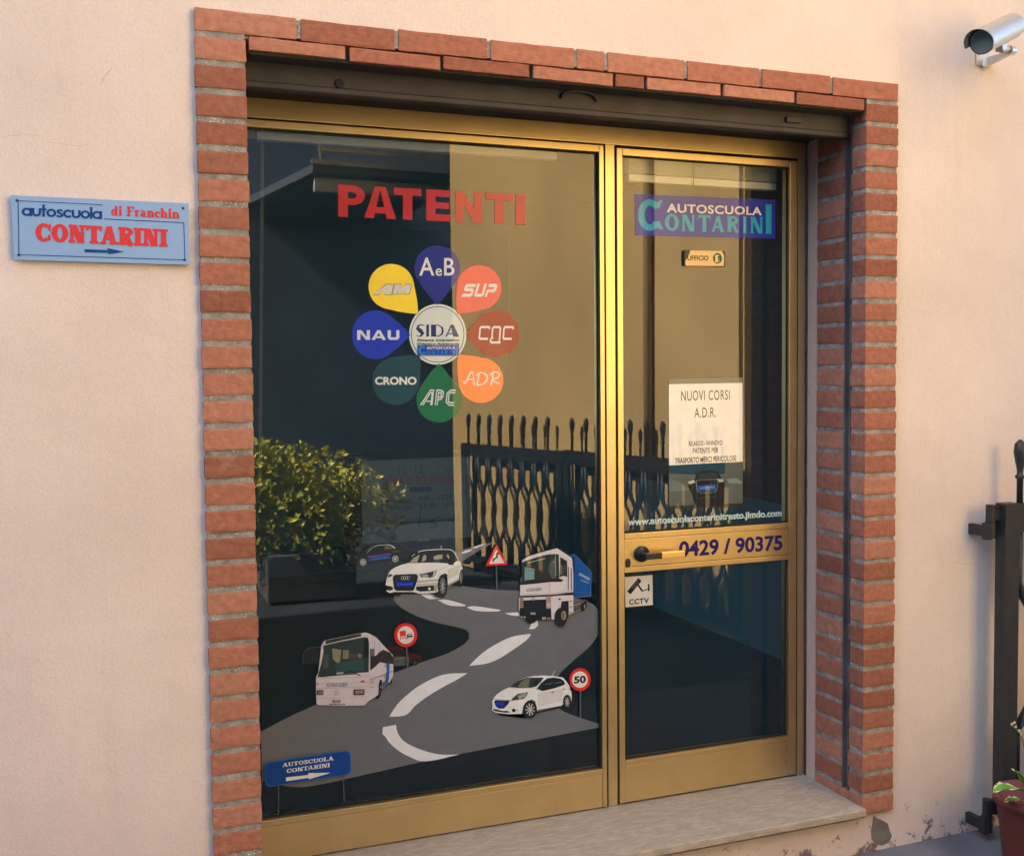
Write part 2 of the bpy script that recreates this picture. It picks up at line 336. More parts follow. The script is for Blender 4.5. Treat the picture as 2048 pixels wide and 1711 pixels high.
# room behind the glass
def rm(name, a, b, m): o = bx(name, a, b, m); tag(o, kind='structure'); return o
M_FLOORW = mat('brown_floor', (66, 60, 62), rough=.25, var=.3, vscale=6)
M_ROOM = mat('room_wall', (96, 122, 134), rough=.8, var=.08, vscale=2)
M_ROOMR = mat('room_wall_red', (92, 38, 32), rough=.7, var=.1, vscale=3)
rm('room_floor', (-1.5, .37, -.1), (3.2, 5.5, .02), M_FLOORW)
rm('room_ceiling', (-1.5, .37, 2.62), (3.2, 5.5, 2.8), M_ROOM)
rm('room_wall_left', (-1.6, .37, -.1), (-1.5, 5.5, 2.7), M_ROOM)
rm('room_wall_back', (.5, 5.5, -.1), (3.2, 5.6, 2.7), M_ROOM)  # stops short: unseen opening added beside it to brighten the room
rwl = rm('room_wall_right', (2.88, .365, .02), (3.3, 5.5, .80), mat('room_dado', (76, 146, 178), rough=.7))
rm('room_wall_right_upper', (2.882, .366, .80), (3.3, 5.5, 2.62), M_ROOMR)

# ------------------------------------------------------------------ across the street (seen in the glass)
YM = .325                                  # mirror plane = outer face of the panes
def V(x, yv, z): return Vector((x, 2 * YM - yv, z))       # point given by its depth yv "behind" the glass
M_YELLOW = mat('ochre_plaster', (.59, .385, .14), srgb=False, rough=.9, var=.22, vscale=.9, bump=.4, bscale=60)
def wx(yv): return 2.45 + .25 * (5.94 - yv)
yw = empty('ochre_house', V(wx(4.4), 4.4, GZ), 'sunlit ochre house side wall behind the iron gate', 'house')
k = MB()
a0, a1 = V(wx(5.787), 5.787, 0), V(wx(2.6), 2.6, 0)
k.mesh([(p.x + dx, p.y, z) for z in (GZ, 6.4) for p, dx in ((a0, 0), (a1, 0), (a1, 1.6), (a0, 2.4))], [(0, 1, 5, 4), (1, 2, 6, 5), (2, 3, 7, 6), (3, 0, 4, 7), (4, 5, 6, 7)], M_YELLOW)
k.build('side_wall', yw)
M_PIPE = mat('downpipe', (176, 148, 88), rough=.6)
k = MB(); k.mesh([V(wx(yy) + dx, yy, z) for z in (GZ, 6.38) for yy, dx in ((2.61, -.03), (2.98, -.03), (2.98, .05), (2.61, .05))], [(0, 1, 2, 3), (4, 7, 6, 5), (0, 4, 5, 1), (1, 5, 6, 2), (2, 6, 7, 3), (3, 7, 4, 0)], M_YELLOW); k.build('pilaster', yw)
k = MB(); p = V(wx(3.38), 3.38, 0); k.tube([(p.x - .034, p.y, GZ), (p.x - .034, p.y, 6.2)], .028, M_PIPE, 12); k.build('downpipe', yw, smooth=True)
k = MB(); k.mesh([(q.x + dx, q.y + dy, z) for z in (6.4, 6.52) for q, dx, dy in ((a0, -.35, -.3), (a1, -.35, .3), (a1, 1.8, .3), (a0, 2.6, -.3))], [(0, 1, 5, 4), (1, 2, 6, 5), (2, 3, 7, 6), (3, 0, 4, 7), (4, 5, 6, 7), (0, 3, 2, 1)], mat('eaves_board', (120, 88, 60), rough=.8)); k.build('eaves', yw)
# dark house with the balcony
def S(x, yv, z, f=1.25): return V(CAM.x + (x - CAM.x) * f, CAM.y + (yv - CAM.y) * f, CAM.z + (z - CAM.z) * f)
M_DARKH = mat('grey_render_front', (.26, .32, .42), srgb=False, rough=.9, var=.2, vscale=2)
dk = empty('grey_house', V(.6, 6.3, GZ), 'shaded grey house with a balcony across the yard', 'house')
k = MB(); p0, p1 = S(-7.5, 5.75, 0), S(2.9, 6.28, 0)
k.mesh([(p.x, p.y + dy, z) for z in (GZ, 8.6) for p, dy in ((p0, 0), (p1, 0), (p1, -3), (p0, -3))], [(0, 1, 5, 4), (1, 2, 6, 5), (2, 3, 7, 6), (3, 0, 4, 7), (4, 5, 6, 7)], M_DARKH)
k.build('front_wall', dk)
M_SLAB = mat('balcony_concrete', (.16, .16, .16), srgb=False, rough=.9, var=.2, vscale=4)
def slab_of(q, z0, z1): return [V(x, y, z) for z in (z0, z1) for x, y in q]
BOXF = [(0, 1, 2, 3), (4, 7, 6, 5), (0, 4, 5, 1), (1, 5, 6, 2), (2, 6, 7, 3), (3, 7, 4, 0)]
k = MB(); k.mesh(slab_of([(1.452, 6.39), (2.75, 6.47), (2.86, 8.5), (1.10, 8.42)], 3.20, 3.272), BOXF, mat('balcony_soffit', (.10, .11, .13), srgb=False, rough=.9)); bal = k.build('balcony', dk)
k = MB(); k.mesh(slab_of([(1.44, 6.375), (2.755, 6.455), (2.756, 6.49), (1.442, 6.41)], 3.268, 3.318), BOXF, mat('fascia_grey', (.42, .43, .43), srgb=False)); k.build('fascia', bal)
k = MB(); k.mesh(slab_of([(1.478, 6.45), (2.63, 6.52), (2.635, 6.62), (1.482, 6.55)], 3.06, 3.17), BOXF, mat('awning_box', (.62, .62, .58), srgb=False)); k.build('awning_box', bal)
k = MB(); M_RAIL = mat('rail_paint', (.62, .56, .34), srgb=False)
k.mesh(slab_of([(1.50, 6.40), (2.66, 6.47), (2.662, 6.50), (1.502, 6.43)], 3.39, 3.425), BOXF, M_RAIL)
a, b = V(1.52, 6.415, 0), V(2.64, 6.485, 0)
for i in range(11):
    q = a.lerp(b, i / 10); k.box((q.x - .006, q.y - .006, 3.32), (q.x + .006, q.y + .006, 4.3), M_RAIL)
k.tube([(a.x, a.y, 4.3), (b.x, b.y, 4.3)], .025, M_RAIL); k.build('railing', bal)
# unseen shading house added on the left, wall at the back of the passage
k = MB(); k.box((-9.6, -9, GZ), (-8.6, -2.8, 4.4), mat('grey_render', (.16, .165, .18), srgb=False, rough=.9)); k.box((-10.2, -2.8, GZ), (-8.6, 0, 10.2), mat('grey_render', (.16, .165, .18), srgb=False, rough=.9)); o = k.build('shade_house'); tag(o, 'tall grey house, unseen, added to shade the yard from the left', 'house')
k = MB(); k.box((7.2, -9, GZ), (7.6, -1.2, 3.0), mat('brown_render2', (.10, .07, .06), srgb=False, rough=.9)); o = k.build('boundary_wall'); tag(o, 'dark brown wall at the back of the side passage', 'wall')

# ------------------------------------------------------------------ iron gates
def make_gate(o, d, length, n, ztop, zrail, zbot, label, cat='gate', group=None, stile=.06, side_posts=(1, 1)):
    """o = hinge foot, d = direction along the leaf"""
    d = Vector(d).normalized(); q = Vector((-d.y, d.x, 0)); up = Vector((0, 0, 1)); o = Vector(o)
    g = empty('iron_gate', o, label, cat, group)
    def P(s, z, off=0.0): return o + d * s + q * off + up * (z - o.z)
    def bar(k, s0, s1, z0, z1, t):
        pts = [P(s, z, f) for z in (z0, z1) for s, f in ((s0, -t), (s1, -t), (s1, t), (s0, t))]
        k.mesh(pts, [(0, 3, 2, 1), (4, 5, 6, 7), (0, 1, 5, 4), (1, 2, 6, 5), (2, 3, 7, 6), (3, 0, 4, 7)], M_IRON)
    for i, s in enumerate((0, length - stile)):
        if side_posts[i]: k = MB(); bar(k, s, s + stile, zbot - .03, zrail + .05, .022); k.build('stile', g)
    k = MB(); bar(k, stile, length - stile, zrail - .048, zrail + .047, .018); k.build('top_rail', g)
    k = MB(); bar(k, stile, length - stile, zbot, zbot + .06, .018); k.build('bottom_rail', g)
    p = (length - 2 * stile) / n
    H1, H0 = zrail - .048, zbot + .06
    zv1 = H1 - .30 * (H1 - H0); zv0 = H0 + .30 * (H1 - H0)
    for i in range(n):
        c = stile + (i + .5) * p; hw = p * .40
        k = MB()
        for sg in (-1, 1):
            k.tube([P(c + sg * hw, H1, 0), P(c + sg * hw, zv1 + .09, 0), P(c + sg * hw * .82, zv1 + .055), P(c + sg * hw * .25, zv1 + .0), P(c + sg * .004, zv1 - .04)], .0145, M_IRON, 6)
            k.tube([P(c + sg * hw, H0, 0), P(c + sg * hw, zv0 - .09, 0), P(c + sg * hw * .82, zv0 - .055), P(c + sg * hw * .25, zv0 - .0), P(c + sg * .004, zv0 + .04)], .0145, M_IRON, 6)
        zm = (zv1 + zv0) / 2
        k.tube([P(c, zv1 - .02), P(c, zv1 - .05), P(c, zm + .07), P(c, zm + .03), P(c, zm - .03), P(c, zm - .07), P(c, zv0 + .05), P(c, zv0 + .02)], [.014, .015, .015, .023, .023, .015, .015, .014], M_IRON, 8)
        k.build('fork_bar', g, smooth=True)
    for i in range(n):
        c = stile + .02 + i * p
        k = MB(); h = ztop - zrail - .045; z = zrail + .045
        k.tube([P(c, z - .002), P(c, z + h * .38), P(c, z + h * .42), P(c, z + h * .46), P(c, z + h * .52), P(c, z + h * .62), P(c, z + h * .8), P(c, z + h * .93), P(c, z + h)], [.010, .010, .017, .010, .010, .014, .021, .018, .005], M_IRON, 8)
        k.build('finial', g, smooth=True)
    return g
gd = (V(3.22, 2.55, 0) - V(2.48, 5.49, 0)).normalized()
G0 = V(2.48, 5.49, GZ); L1 = 1.35
make_gate(G0, gd, L1, 8, 1.15, .86, GZ + .08, 'far leaf of the black iron gate with forked bars, mirrored in the shop window', group='iron gate leaves')
make_gate(G0 + gd * (L1 + .015), gd, 1.67, 10, 1.15, .87, GZ + .08, 'near leaf of the black iron gate with forked bars, mirrored in the glass door', group='iron gate leaves')
# leaf folded back against the facade at the right
gx = hit(1998, 1300, 1, -.075).x
g = make_gate((gx, -.075, GZ), (1, -.02, 0), 1.62, 9, 1.215, .955, GZ + .12, 'black iron gate leaf folded against the pink wall at the right', group='iron gate leaves')
for zc in (.945, -.05):
    k = MB()
    k.tube([(gx - .028, -.06, zc - .055), (gx - .028, -.06, zc - .002)], .018, M_IRON, 12); k.tube([(gx - .028, -.06, zc + .0), (gx - .028, -.06, zc + .055)], .016, M_IRON, 12)
    k.box((gx - .050, -.072, zc - .06), (gx - .03, -.045, zc - .005), M_IRON); k.box((gx - .028, -.075, zc + .005), (gx + .004, -.05, zc + .05), M_IRON)
    k.box((gx - .048, -.046, zc - .05), (gx - .030, .03, zc - .015), M_IRON)
    k.build('hinge', g)

# ------------------------------------------------------------------ shrub in the pebble planter (mirrored)
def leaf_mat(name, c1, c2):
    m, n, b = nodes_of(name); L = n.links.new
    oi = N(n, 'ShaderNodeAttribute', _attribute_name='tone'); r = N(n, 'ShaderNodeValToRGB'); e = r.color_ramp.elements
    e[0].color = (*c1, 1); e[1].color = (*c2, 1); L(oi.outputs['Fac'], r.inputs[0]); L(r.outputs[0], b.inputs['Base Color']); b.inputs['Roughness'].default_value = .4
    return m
def tone_attr(o, vals):
    a = o.data.attributes.new('tone', 'FLOAT', 'FACE'); a.data.foreach_set('value', vals)
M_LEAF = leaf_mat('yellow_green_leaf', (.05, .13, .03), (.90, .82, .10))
sh = empty('shrub', V(1.2, 5.0, .1), 'bushy yellow green shrub mirrored in the left of the shop window', 'shrub')
def shrub():
    k = MB(); tones = []; rnd = random.Random(3)
    blobs = [((.95, 5.0, .72), .34), ((1.25, 4.95, .62), .36), ((1.5, 5.0, .55), .26), ((.85, 5.0, .45), .30), ((1.15, 4.9, .35), .30), ((1.72, 5.0, .52), .16), ((.78, 5.0, .86), .22), ((1.35, 5.0, .28), .22), ((.6, 5.05, .6), .3), ((.7, 5.0, .25), .25), ((1.7, 5.0, .33), .12)]
    for (cx, cy, cz), r in blobs:
        for _ in range(int(300 * (r / .3) ** 2)):
            u = Vector((rnd.gauss(0, 1), rnd.gauss(0, 1), rnd.gauss(0, 1))).normalized() * r * (rnd.random() ** .4)
            base = V(cx, cy, cz) + Vector((u.x, u.y, u.z * .85))
            ax = (u.normalized() * .6 + Vector((rnd.gauss(0, .5), rnd.gauss(0, .5), rnd.gauss(0, .5) + .5))).normalized()
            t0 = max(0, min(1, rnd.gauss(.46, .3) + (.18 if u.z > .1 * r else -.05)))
            for q in range(5):
                s = ax.orthogonal().normalized(); s.rotate(Matrix.Rotation(q * 1.257 + rnd.random(), 3, ax))
                dv = (s * .8 + ax * .6).normalized(); l = rnd.uniform(.022, .05) * (1.1 if rnd.random() < .8 else .6); wd = l * rnd.uniform(.2, .32)
                sd_ = dv.cross(ax).normalized() * wd
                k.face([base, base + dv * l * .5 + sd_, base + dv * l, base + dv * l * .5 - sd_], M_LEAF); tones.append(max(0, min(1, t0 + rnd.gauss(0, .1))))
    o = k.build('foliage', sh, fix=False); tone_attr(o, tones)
    k = MB()
    for i in range(7):
        t = i * .9; k.tube([V(1.2, 5.0, .15), V(1.2 + .12 * math.cos(t), 5 + .08 * math.sin(t), .35), V(1.15 + .35 * math.cos(t), 5 + .15 * math.sin(t), .65)], [.02, .014, .006], mat('twig', (70, 56, 40)), 6)
    k.build('stem', sh)
shrub()
M_PEB = mat('pebble_dash', (.13, .125, .12), srgb=False, rough=.95, var=.6, vscale=60, bump=1.0, bscale=50)
k = MB(); k.box((.78, .65 - 5.3, GZ), (1.42, .65 - 4.75, .2), M_PEB); k.box((.86, .65 - 5.22, .18), (1.34, .65 - 4.83, .19), mat('soil', (40, 30, 24))); o = k.build('planter', bevel=.01); tag(o, 'grey pebble dash planter under the shrub, mirrored in the window', 'planter')

# ------------------------------------------------------------------ flower pot by the gate
pc = Vector((2.505, -.27, GZ))
pot = empty('flower_pot', pc, 'maroon plastic flower pot of hosta leaves beside the gate', 'flower pot')
M_POT = mat('maroon_pot', (104, 52, 46), rough=.6, var=.1, vscale=6)
k = MB(); k.lathe([(.0, .0), (.085, 0), (.10, .03), (.118, .2), (.121, .205), (.129, .206), (.131, .235), (.120, .237), (.117, .20), (0, .19)], pc, M_POT, 40); k.build('pot_body', pot, smooth=True)
M_HOSTA = mat('hosta_leaf', (88, 150, 52), rough=.45, var=.3, vscale=30)
M_HEDGE = mat('hosta_edge', (196, 210, 150), rough=.5)
def hosta(base, tip, wd, lift):
    base, tip = Vector(base), Vector(tip); d = tip - base; s = d.cross(Vector((0, 0, 1))).normalized(); k = MB(); n = 12
    up = s.cross(d).normalized()
    prof = [.0, .45, .75, .92, 1.0, 1.0, .95, .86, .74, .58, .4, .2, .0]
    rows = []
    for i in range(n + 1):
        t = i / n; c = base + d * t + Vector((0, 0, 1)) * lift * math.sin(math.pi * t); w_ = wd * prof[i]
        rip = .0035 * math.sin(t * 22)
        rows.append([c + s * (w_ * f) + up * (abs(f) * w_ * .25 - (rip if abs(f) == 1 else 0)) for f in (-1, -.76, -.4, 0, .4, .76, 1)])
    for i in range(n):
        for j in range(6):
            k.face([rows[i][j], rows[i][j+1], rows[i+1][j+1], rows[i+1][j]], M_HEDGE if j in (0, 5) else M_HOSTA)
    k.tube([pc + Vector((0, 0, .19)), (pc + Vector((0, 0, .19))).lerp(base, .6) + Vector((0, 0, .02)), base], .004, M_HOSTA, 6)
    k.build('leaf', pot, smooth=True)
hosta(hit(2050, 1583, 1, -.30), hit(1985, 1583, 1, -.36), .034, .012)
hosta(hit(2050, 1600, 1, -.25), hit(2008, 1602, 1, -.33), .02, .004)
hosta(hit(2060, 1585, 1, -.25), hit(2022, 1535, 1, -.24), .028, .01)
hosta(pc + Vector((.02, .0, .25)), pc + Vector((.12, -.12, .30)), .04, .02)
hosta(pc + Vector((.03, .02, .25)), pc + Vector((.17, .02, .33)), .04, .02)
hosta(pc + Vector((-.0, -.03, .25)), pc + Vector((.02, -.17, .27)), .04, .02)
k = MB(); a = hit(2052, 1500, 1, -.2); k.tube([pc + Vector((.02, 0, .2)), hit(2056, 1530, 1, -.2), hit(2046, 1480, 1, -.2), hit(2036, 1460, 1, -.2), hit(2026, 1452, 1, -.2)], [.003, .003, .0025, .002, .002], mat('dry_stem', (120, 120, 70)), 6)
for px, py in ((2022, 1450), (2030, 1455), (2036, 1463), (2040, 1470), (2027, 1447)):
    q = hit(px, py, 1, -.2); k.tube([q, q + Vector((.004, 0, .004)), q + Vector((.006, 0, .008))], [.001, .005, .001], mat('dry_bud', (190, 190, 130)), 6)
k.build('flower_stem', pot)

# ------------------------------------------------------------------ brick surround
surround = empty('brick_surround', (W / 2, 0, 0), 'red brick surround with grey mortar around the shop entrance', 'brick frame')
def brick(k, a, b, tones, rnd, cut=7):
    """one brick with worn, slightly wavy edges"""
    a, b = Vector(a), Vector(b); bm = bmesh.new(); bmesh.ops.create_cube(bm, size=1)
    sz = b - a; c = (a + b) / 2
    bm.verts.ensure_lookup_table()
    bmesh.ops.subdivide_edges(bm, edges=list(bm.edges), cuts=cut, use_grid_fill=True)
    j = Vector((rnd.uniform(-1, 1) * .0012, rnd.uniform(-1, 1) * .0015, rnd.uniform(-1, 1) * .0012)); tilt = rnd.uniform(-.006, .006)
    sd_ = rnd.uniform(0, 100)
    for v in bm.verts:
        q = v.co.copy(); e = sum(1 for t in q if abs(abs(t) - .5) < 1e-4)
        p = Vector((q.x * sz.x, q.y * sz.y, q.z * sz.z))
        nn = noise.noise_vector(p * 38 + Vector((sd_, 0, 0))); n2 = noise.noise_vector(p * 130 + Vector((0, sd_, 0)))
        p += nn * .0011 + n2 * (.0006 if e < 2 else .0011)
        if e >= 2: p -= Vector((q.x * sz.x, q.y * sz.y, q.z * sz.z)).normalized() * .0012
        p.z += p.x * tilt
        v.co = c + p + j
    bm.verts.index_update()
    k.mesh([v.co.copy() for v in bm.verts], [[v.index for v in f.verts] for f in bm.faces], M_BRICK)
    t = rnd.random(); tones += [t] * len(bm.faces); bm.free()
def surround_build():
    rnd = random.Random(5); P = .07; BH = .055
    def col(xa, xb, name):
        k = MB(); tn = []
        for i in range(1, 34):
            z1 = H - P * i; 
            brick(k, (xa, 0, z1 - BH), (xb, .072, z1), tn, rnd)
        o = k.build(name, surround); tone_attr(o, tn)
    col(0, .125, 'brick_pillar'); col(W - .125, W, 'brick_pillar')
    for xa, xb in ((.06, .125), (W - .125, W - .06)):    # inner jambs, behind the shutter guide
        k = MB(); tn = []
        for i in range(2, 34):
            z1 = H - P * i
            brick(k, (xa, .1075 if i < 33 else .074, z1 - BH), (xb, .25, z1), tn, rnd, 5)
        o = k.build('inner_jamb', surround); tone_attr(o, tn)
    k = MB(); tn = []                      # top course and the thin tiles hanging under it
    cuts = [0, .2585, .518, .778, 1.038, 1.134, 1.394, 1.653, 1.912, W]
    for a, b in zip(cuts[:-1], cuts[1:]):
        brick(k, (a + (.005 if a else 0), 0, H - BH), (b - (.005 if b < W else 0), .072, H), tn, rnd, 8)
    cuts = [.128, .385, .643, .903, 1.160, 1.262, 1.519, 1.779, 2.043]
    for a, b in zip(cuts[:-1], cuts[1:]):
        brick(k, (a + .005, .002, H - BH - .038 + rnd.uniform(-.001, .001)), (b - .005, .078, H - BH - .004), tn, rnd, 8)
    o = k.build('brick_lintel', surround); tone_attr(o, tn)
    k = MB()
    for xa, xb in ((.003, .122), (W - .122, W - .003)): k.box((xa, .0035, -.004), (xb, .07, H - .04), M_MORTAR)
    for xa, xb in ((.05, .1215), (W - .1215, W - .05)): k.box((xa, .1105, .004), (xb, .247, H - .14), M_MORTAR)
    k.box((.123, .004, H - .05), (W - .123, .07, H - .004), M_MORTAR); k.box((.135, .014, H - .098), (W - .135, .074, H - .051), mat('dark_joint', (52, 50, 50), rough=.9))
    k.build('mortar', surround)
surround_build()

# sill, shutter
sill = MB(); sill.box((.125, -.022, .002), (W - .125, .42, .027), M_MARBLE)
o = sill.build('door_sill', bevel=.004); tag(o, 'worn beige marble door sill under the gold shopfront', 'sill')
shu = empty('roller_shutter', (W / 2, .1, H - .15), 'rolled up grey metal shutter tucked under the brick lintel', 'shutter')
k = MB(); zb = 2.200
prof = [(.082, 2.29), (.082, zb + .02), (.079, zb + .016), (.079, zb + .004), (.083, zb), (.11, zb), (.112, zb + .03), (.104, zb + .06), (.104, 2.29)]
vs_ = [(x, y, z) for x in (.13, 2.04) for y, z in prof]; n_ = len(prof)
k.mesh(vs_, [(i, i + 1, n_ + i + 1, n_ + i) for i in range(n_ - 1)] + [tuple(range(n_)), tuple(range(2 * n_ - 1, n_ - 1, -1))], M_SHUTTER); k.build('bottom_slat', shu)
M_BLK = mat('dark_cavity', (40, 40, 44), rough=.9)
def at_y(px, py, y): return hit(px, py, 1, y)
q = at_y(679, 168, .081); k = MB(); k.lathe([(0, -.006), (.012, -.006), (.013, -.004), (.013, 0)], (0, 0, 0), M_BLK, 12)
for i, v in enumerate(k.v): k.v[i] = Vector((q.x + v.x, .082 + v.z, q.z + v.y))
k.build('bolt', shu)
a, b = at_y(1122, 196, .08), at_y(1192, 205, .08); c = (a + b) / 2; hw = (b.x - a.x) / 2
k = MB(); k.tube([(c.x + hw * math.cos(t), .078 - .012 * math.sin(t), c.z + .022 * math.sin(t) ** .7) for t in [i * math.pi / 14 for i in range(15)]], .0045, M_SHUTTER, 8); k.build('pull_handle', shu, smooth=True)
q = at_y(1585, 240, .082); k = MB(); k.box((q.x - .028, .072, q.z - .010), (q.x + .03, .083, q.z + .008), mat('shutter_catch', (58, 58, 60), rough=.6)); k.build('catch', shu, bevel=.002)
k = MB(); k.box((.06, .122, 2.235), (W - .06, .66, 2.30), M_BLK); k.build('shutter_box', shu)
for sx in (0, 1):
    x0, x1 = ((.085, .125) if sx == 0 else (2.0455, 2.085)); k = MB()
    k.box((x0, .0745, .057), (x1 if sx else x1, .079, 2.2), M_ZINC); k.box((x0, .101, .057), (x1, .1055, 2.2), M_ZINC)
    xb = x0 if sx == 0 else x1; k.box((xb - .004, .0792, .057), (xb + .004, .1008, 2.2), mat('guide_channel', (62, 66, 72), rough=.7, metal=.3)); k.build('guide_rail', shu)
# ================================================================== SHOPFRONT
YF, YS, YG = .31, .305, .325               # frame face, sash face, glass face
M_GAP = mat('dark_gap', (30, 26, 20), rough=.9)
fr = empty('shopfront_frame', (W / 2, YF, .03), 'gold aluminium frame set deep in the brick opening', 'door frame')
def gold(name, a, b, parent, bevel=.0012): return bx(name, a, b, M_GOLD, parent, bevel)
gold('jamb', (.126, YF, .028), (.1455, .37, 2.178), fr); gold('jamb', (2.012, YF, .028), (2.0445, .37, 2.178), fr)
gold('head', (.126, YF, 2.1785), (2.0445, .37, 2.234), fr)
gold('mullion', (1.2775, YF - .001, .028), (1.3105, .37, 2.178), fr)
k = MB(); k.box((.146, YF + .02, .028), (2.011, YF + .03, .031), M_GAP); k.box((1.272, YF + .012, .029), (1.3158, YF + .03, 2.177), M_GAP); k.box((.147, YF + .012, 2.170), (2.01, YF + .03, 2.178), M_GAP); k.box((2.005, YF + .012, .029), (2.0118, YF + .03, 2.177), M_GAP); k.build('rebate', fr)
# fixed window
wn = empty('shop_window', (.7, YG, .03), 'large fixed shop window with coloured driving school stickers', 'shop window')
gold('stile', (.1465, YS, .032), (.1585, .35, 2.172), wn); gold('stile', (1.2545, YS, .032), (1.2705, .35, 2.172), wn)
gold('top_rail', (.159, YS, 2.151), (1.254, .35, 2.172), wn); gold('bottom_rail', (.159, YS + .0015, .032), (1.254, .35, .139), wn)
gold('glazing_bead', (.159, YS, .1405), (1.254, .345, .1585), wn)
def pane(x0, x1, z0, z1, parent):
    k = MB(); n = 1
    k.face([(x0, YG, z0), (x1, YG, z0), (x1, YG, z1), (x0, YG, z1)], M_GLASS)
    o = k.build('pane', parent, fix=False)
    g = MB(); t = .0042; M_GK = mat('rubber_gasket', (26, 26, 24), rough=.8); a0, a1, b0, b1 = x0 + .0006, x1 - .0022, z0 + .0036, z1 - .0022
    for p, q in (((a0, .3195, b0), (a0 + t, .3235, b1)), ((a1 - t, .3195, b0), (a1, .3235, b1)), ((a0 + t, .3195, b0), (a1 - t, .3235, b0 + t)), ((a0 + t, .3195, b1 - t), (a1 - t, .3235, b1))): g.box(p, q, M_GK)
    g.build('gasket', parent); return o
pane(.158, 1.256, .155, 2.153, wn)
# door
dr = empty('glass_door', (1.65, YG, .03), 'gold framed glass door with a lever handle and phone number', 'door')
gold('stile', (1.3165, YS, .034), (1.337, .35, 2.168), dr); gold('stile', (1.974, YS, .034), (2.0045, .35, 2.168), dr)
gold('top_rail', (1.3375, YS, 2.146), (1.9735, .35, 2.168), dr)
gold('kick_plate', (1.3375, YS + .0015, .034), (1.9735, .35, .157), dr); gold('glazing_bead', (1.3375, YS, .1585), (1.9735, .345, .1745), dr)
gold('glazing_bead', (1.3375, YS, .797), (1.9735, .345, .8145), dr); gold('glazing_bead', (1.3375, YS, .9075), (1.9735, .345, .9255), dr)
gold('mid_rail', (1.3375, YS + .0015, .816), (1.9735, .35, .906), dr)
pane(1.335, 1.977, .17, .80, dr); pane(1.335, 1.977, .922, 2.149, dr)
# worn edge on the mid rail, small marks
k = MB(); rnd = random.Random(2); M_SCR = mat('scratch', (70, 44, 26), rough=.8)
prev = None
for i in range(22):
    t = i / 21; px = 1374 + 78 * t; py = 1128.6 - 5.4 * t + rnd.uniform(-.4, .4); th = (.35 + 1.1 * t) * rnd.uniform(.5, 1.2)
    a, b = hit(px, py - th, 1, YS + .0009), hit(px, py + th * .6, 1, YS + .0009)
    if prev: k.face([prev[0], a, b, prev[1]], M_SCR)
    prev = (a, b)
k.build('scratch', dr, fix=False)
# lever handle and lock
hd = MB(); c = hit(1283, 1107, 1, YS)
def disc_y(k, c, prof, m, n=28):
    b = len(k.v); k.lathe([(r, z) for r, z in prof], (0, 0, 0), m, n)
    for i in range(b, len(k.v)):
        v = k.v[i]; k.v[i] = Vector((c[0] + v.x, c[1] - v.z, c[2] + v.y))
disc_y(hd, c, [(.0265, -.004), (.0265, .006), (.024, .009), (.012, .010), (.011, .012), (.011, .040), (.0, .040)], M_DARKPL)
hroot = hd.build('handle', dr, smooth=True)
def lever(k, x0, x1, z0, y, h, d, m, rise=0.0): k.box((x0, y - d / 2, z0 - h / 2), (x1, y + d / 2, z0 + h / 2), m)
k = MB(); lever(k, c.x - .012, c.x + .047, c.z - .001, YS - .045, .021, .016, M_DARKPL); k.build('lever_root', hroot, bevel=.003)
k = MB(); lever(k, c.x + .0472, c.x + .133, c.z - .001, YS - .045, .0205, .0155, mat('satin_gold', (232, 196, 130), rough=.3, metal=.7)); k.build('lever_grip', hroot, bevel=.002)
k = MB(); lever(k, c.x + .1332, c.x + .137, c.z - .001, YS - .045, .0215, .0165, M_DARKPL); k.build('lever_tip', hroot, bevel=.002)
c2 = hit(1256, 1125, 1, YS); k = MB(); ov = [(.008 * math.cos(t), .015 * (1 if math.sin(t) >= 0 else 1) * math.sin(t)) for t in [i * math.pi / 12 for i in range(24)]]
k.mesh([(c2.x + a, y, c2.z + b) for y in (YS - .004, YS + .002) for a, b in ov], [tuple(range(24))] + [(i, (i + 1) % 24, 24 + (i + 1) % 24, 24 + i) for i in range(24)], M_DARKPL); k.build('lock_cylinder', dr)

# ------------------------------------------------------------------ things inside
M_BLIND = mat('blind_cream', (236, 234, 216), rough=.6)
def blind(x0, x1, z1, n, y, label, cord=False):
    b = empty('roller_blind' if False else 'venetian_blind', ((x0 + x1) / 2, y, z1), label, 'blind', 'raised blinds behind the glass')
    bx('head_rail', (x0, y - .02, z1 - .025), (x1, y + .02, z1), M_BLIND, b, .002)
    k = MB(); z = z1 - .028
    for i in range(n):
        k.box((x0 + .004, y - .018, z - .0016), (x1 - .004, y + .018, z), M_BLIND); z -= .0042
    k.build('slats', b)
    bx('bottom_rail', (x0 + .004, y - .016, z - .026), (x1 - .004, y + .016, z - .002), mat('blind_white', (246, 246, 238), rough=.5), b, .003)
    if cord:
        k = MB()
        for t in cord: xx = x0 + (x1 - x0) * t; k.tube([(xx, y - .022, z1 - .02), (xx, y - .022, z - .03)], .0012, M_DARKPL, 5)
        k.build('cord', b)
    return b
blind(.20, 1.17, 2.225, 6, .45, 'pale raised blind at the top of the shop window')
blind(1.40, 1.985, 2.225, 21, .41, 'cream raised blind at the top of the glass door', (.42,))
def chain(pts, label):
    k = MB(); M_CH = mat('chain_steel', (225, 228, 222), rough=.5)
    for a, b in zip(pts[:-1], pts[1:]):
        a, b = Vector(a), Vector(b); n = int((b - a).length / .0062)
        for i in range(n):
            p = a.lerp(b, i / n); r = .0021
            k.mesh([p + Vector(v) * r for v in ((1,0,0),(-1,0,0),(0,1,0),(0,-1,0),(0,0,1),(0,0,-1))], [(0,2,4),(2,1,4),(1,3,4),(3,0,4),(2,0,5),(1,2,5),(3,1,5),(0,3,5)], M_CH)
    o = k.build('bead_chain', smooth=True); tag(o, label, 'chain')
